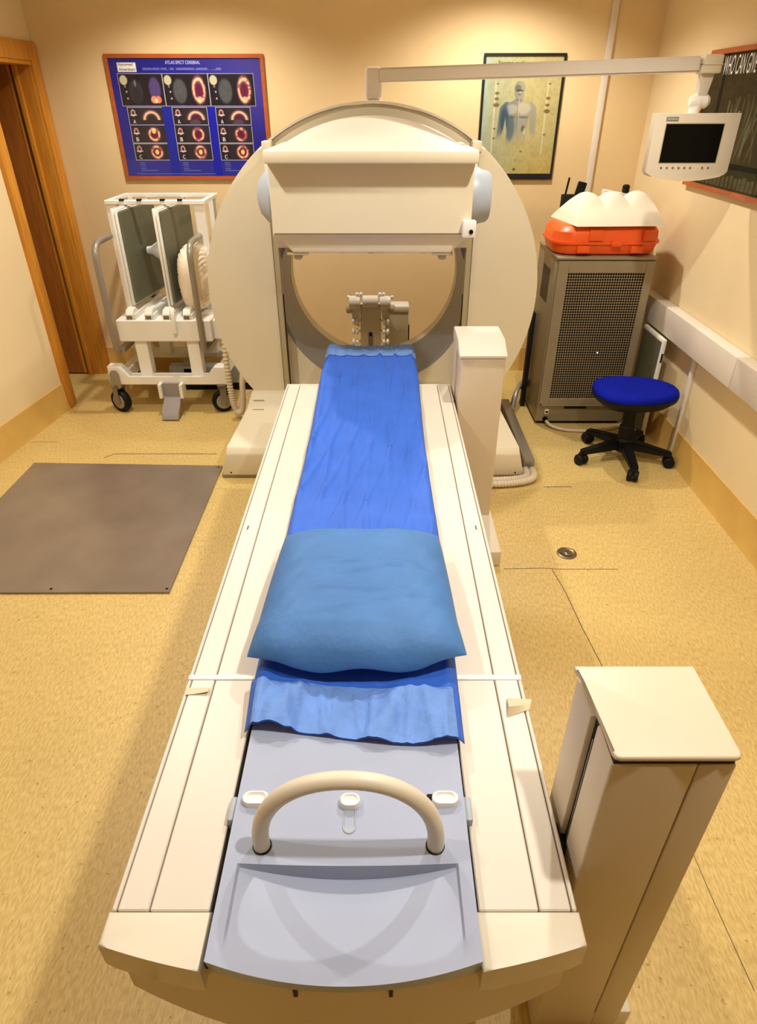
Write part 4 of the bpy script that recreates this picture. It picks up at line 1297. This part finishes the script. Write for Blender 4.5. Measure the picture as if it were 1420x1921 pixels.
lay(img, body * .6 * (np.abs(u - cx - .005) < .006) * (v > .33) * (v < .47), (210, 198, 164))
for sx2, lst in ((.155, ((.215, 0), (.29, 1), (.335, 1), (.385, 2), (.58, 0), (.66, 0))), (.835, ((.215, 0), (.33, 1), (.385, 1), (.435, 2), (.63, 0)))):
    lay(img, .55 * (np.abs(u - sx2) < .012) * (v > .2) * (v < .80), (212, 204, 168))
    for yy, kd in lst:
        lay(img, .8 * ell(sx2 + .02, yy, .022 + .012 * kd, .008 + .006 * kd), (96, 80, 44))
lay(img, .8 * ell(.56, .775, .02, .01), (96, 84, 44)); lay(img, .8 * ell(.49, .93, .022, .014), (76, 64, 40)); lay(img, .4 * ell(.5, .85, .02, .02), (130, 116, 70))
io = (PO[0] + fwd, BW - .006, PO[2] + fwd); iw, ih = PW - 2 * fwd, PHt - 2 * fwd
printed('print', img, io, (1, 0, 0), (0, 0, 1), iw, ih, 'print_matte', p2)
text('lettering', 'Sistema cardiaco nervoso', (io[0] + .16 * iw, io[1], io[2] + .935 * ih), .66 * iw, .028 * ih, (1, 0, 0), (0, 0, 1), 'text_dark', p2, .0008)
bp('lower_mount', 'frame_black', p2, io[0], io[0] + iw, BW - .0085, BW - .006, io[2], io[2] + .012)

# ---- poster on the right wall (runs out of the picture towards the camera)
PW, PHt, fwd = .60, .343, .012
p3 = frame_on_wall('dark_photo_poster', 'dark photographic poster in an orange wood frame behind the monitor', (0, -1, 0), (RW, 2.268, .781), PW, PHt, fwd, 'frame_red', .014, (-1, 0, 0))
Hh, Ww = 170, 260
u, v = np.meshgrid(np.linspace(0, 1, Ww), np.linspace(0, 1, Hh))
n1 = vnoise(Hh, Ww, 8); n2 = vnoise(Hh, Ww, 36)
img = np.zeros((Hh, Ww, 3)); lay(img, np.ones_like(u), (52, 42, 18))
lay(img, .6 * n1, (74, 60, 30)); lay(img, .35 * (n2 > .55), (40, 34, 14))
lay(img, 1.0 * (np.abs(u - .16 - .02 * (v - .3)) < .018) * (v < .62), (12, 8, 4))
for k in range(26):
    x0, y0 = rng.uniform(.20, .6), rng.uniform(.30, .5); am = rng.uniform(-.05, .05); ph = rng.uniform(0, 6)
    xc_ = x0 + am * np.sin(7 * v + ph) - .12 * (v - y0) * rng.uniform(0, 1)
    lay(img, .45 * np.exp(-((u - xc_) / .0045) ** 2) * (v > y0) * smooth(.84, .70, v), (112, 122, 88) if k % 3 else (146, 136, 110))
xc_ = .36 + .04 * np.cos((v - .42) * 8); lay(img, .9 * np.exp(-((u - xc_) / .006) ** 2) * (v > .42) * (v < .74), (176, 176, 146))
lay(img, 1.0 * (v > .80) * (v < .845), (10, 8, 4))
lay(img, .9 * (v > .845), (44, 42, 16))
for k in range(24):
    cx = .03 + k * .042
    lay(img, .8 * ((np.abs(u - cx) < .016) & (v > .905 - .01 * (k % 3)) & (v < .985)) * (.6 + .4 * n2), (98, 92, 68))
io = (RW - .006, 2.268 - fwd, .781 + fwd); iw, ih = PW - 2 * fwd, PHt - 2 * fwd
printed('print', img, io, (0, -1, 0), (0, 0, 1), iw, ih, 'print_matte', p3)
text('lettering', 'WHO CAN GIVE', (io[0], io[1] - .074, io[2] + .845 * ih), .190, .044, (0, -1, 0), (0, 0, 1), 'text_white', p3, .0008)

# tidy helper properties
for o in bpy.data.objects:
    if '_base' in o: del o['_base']
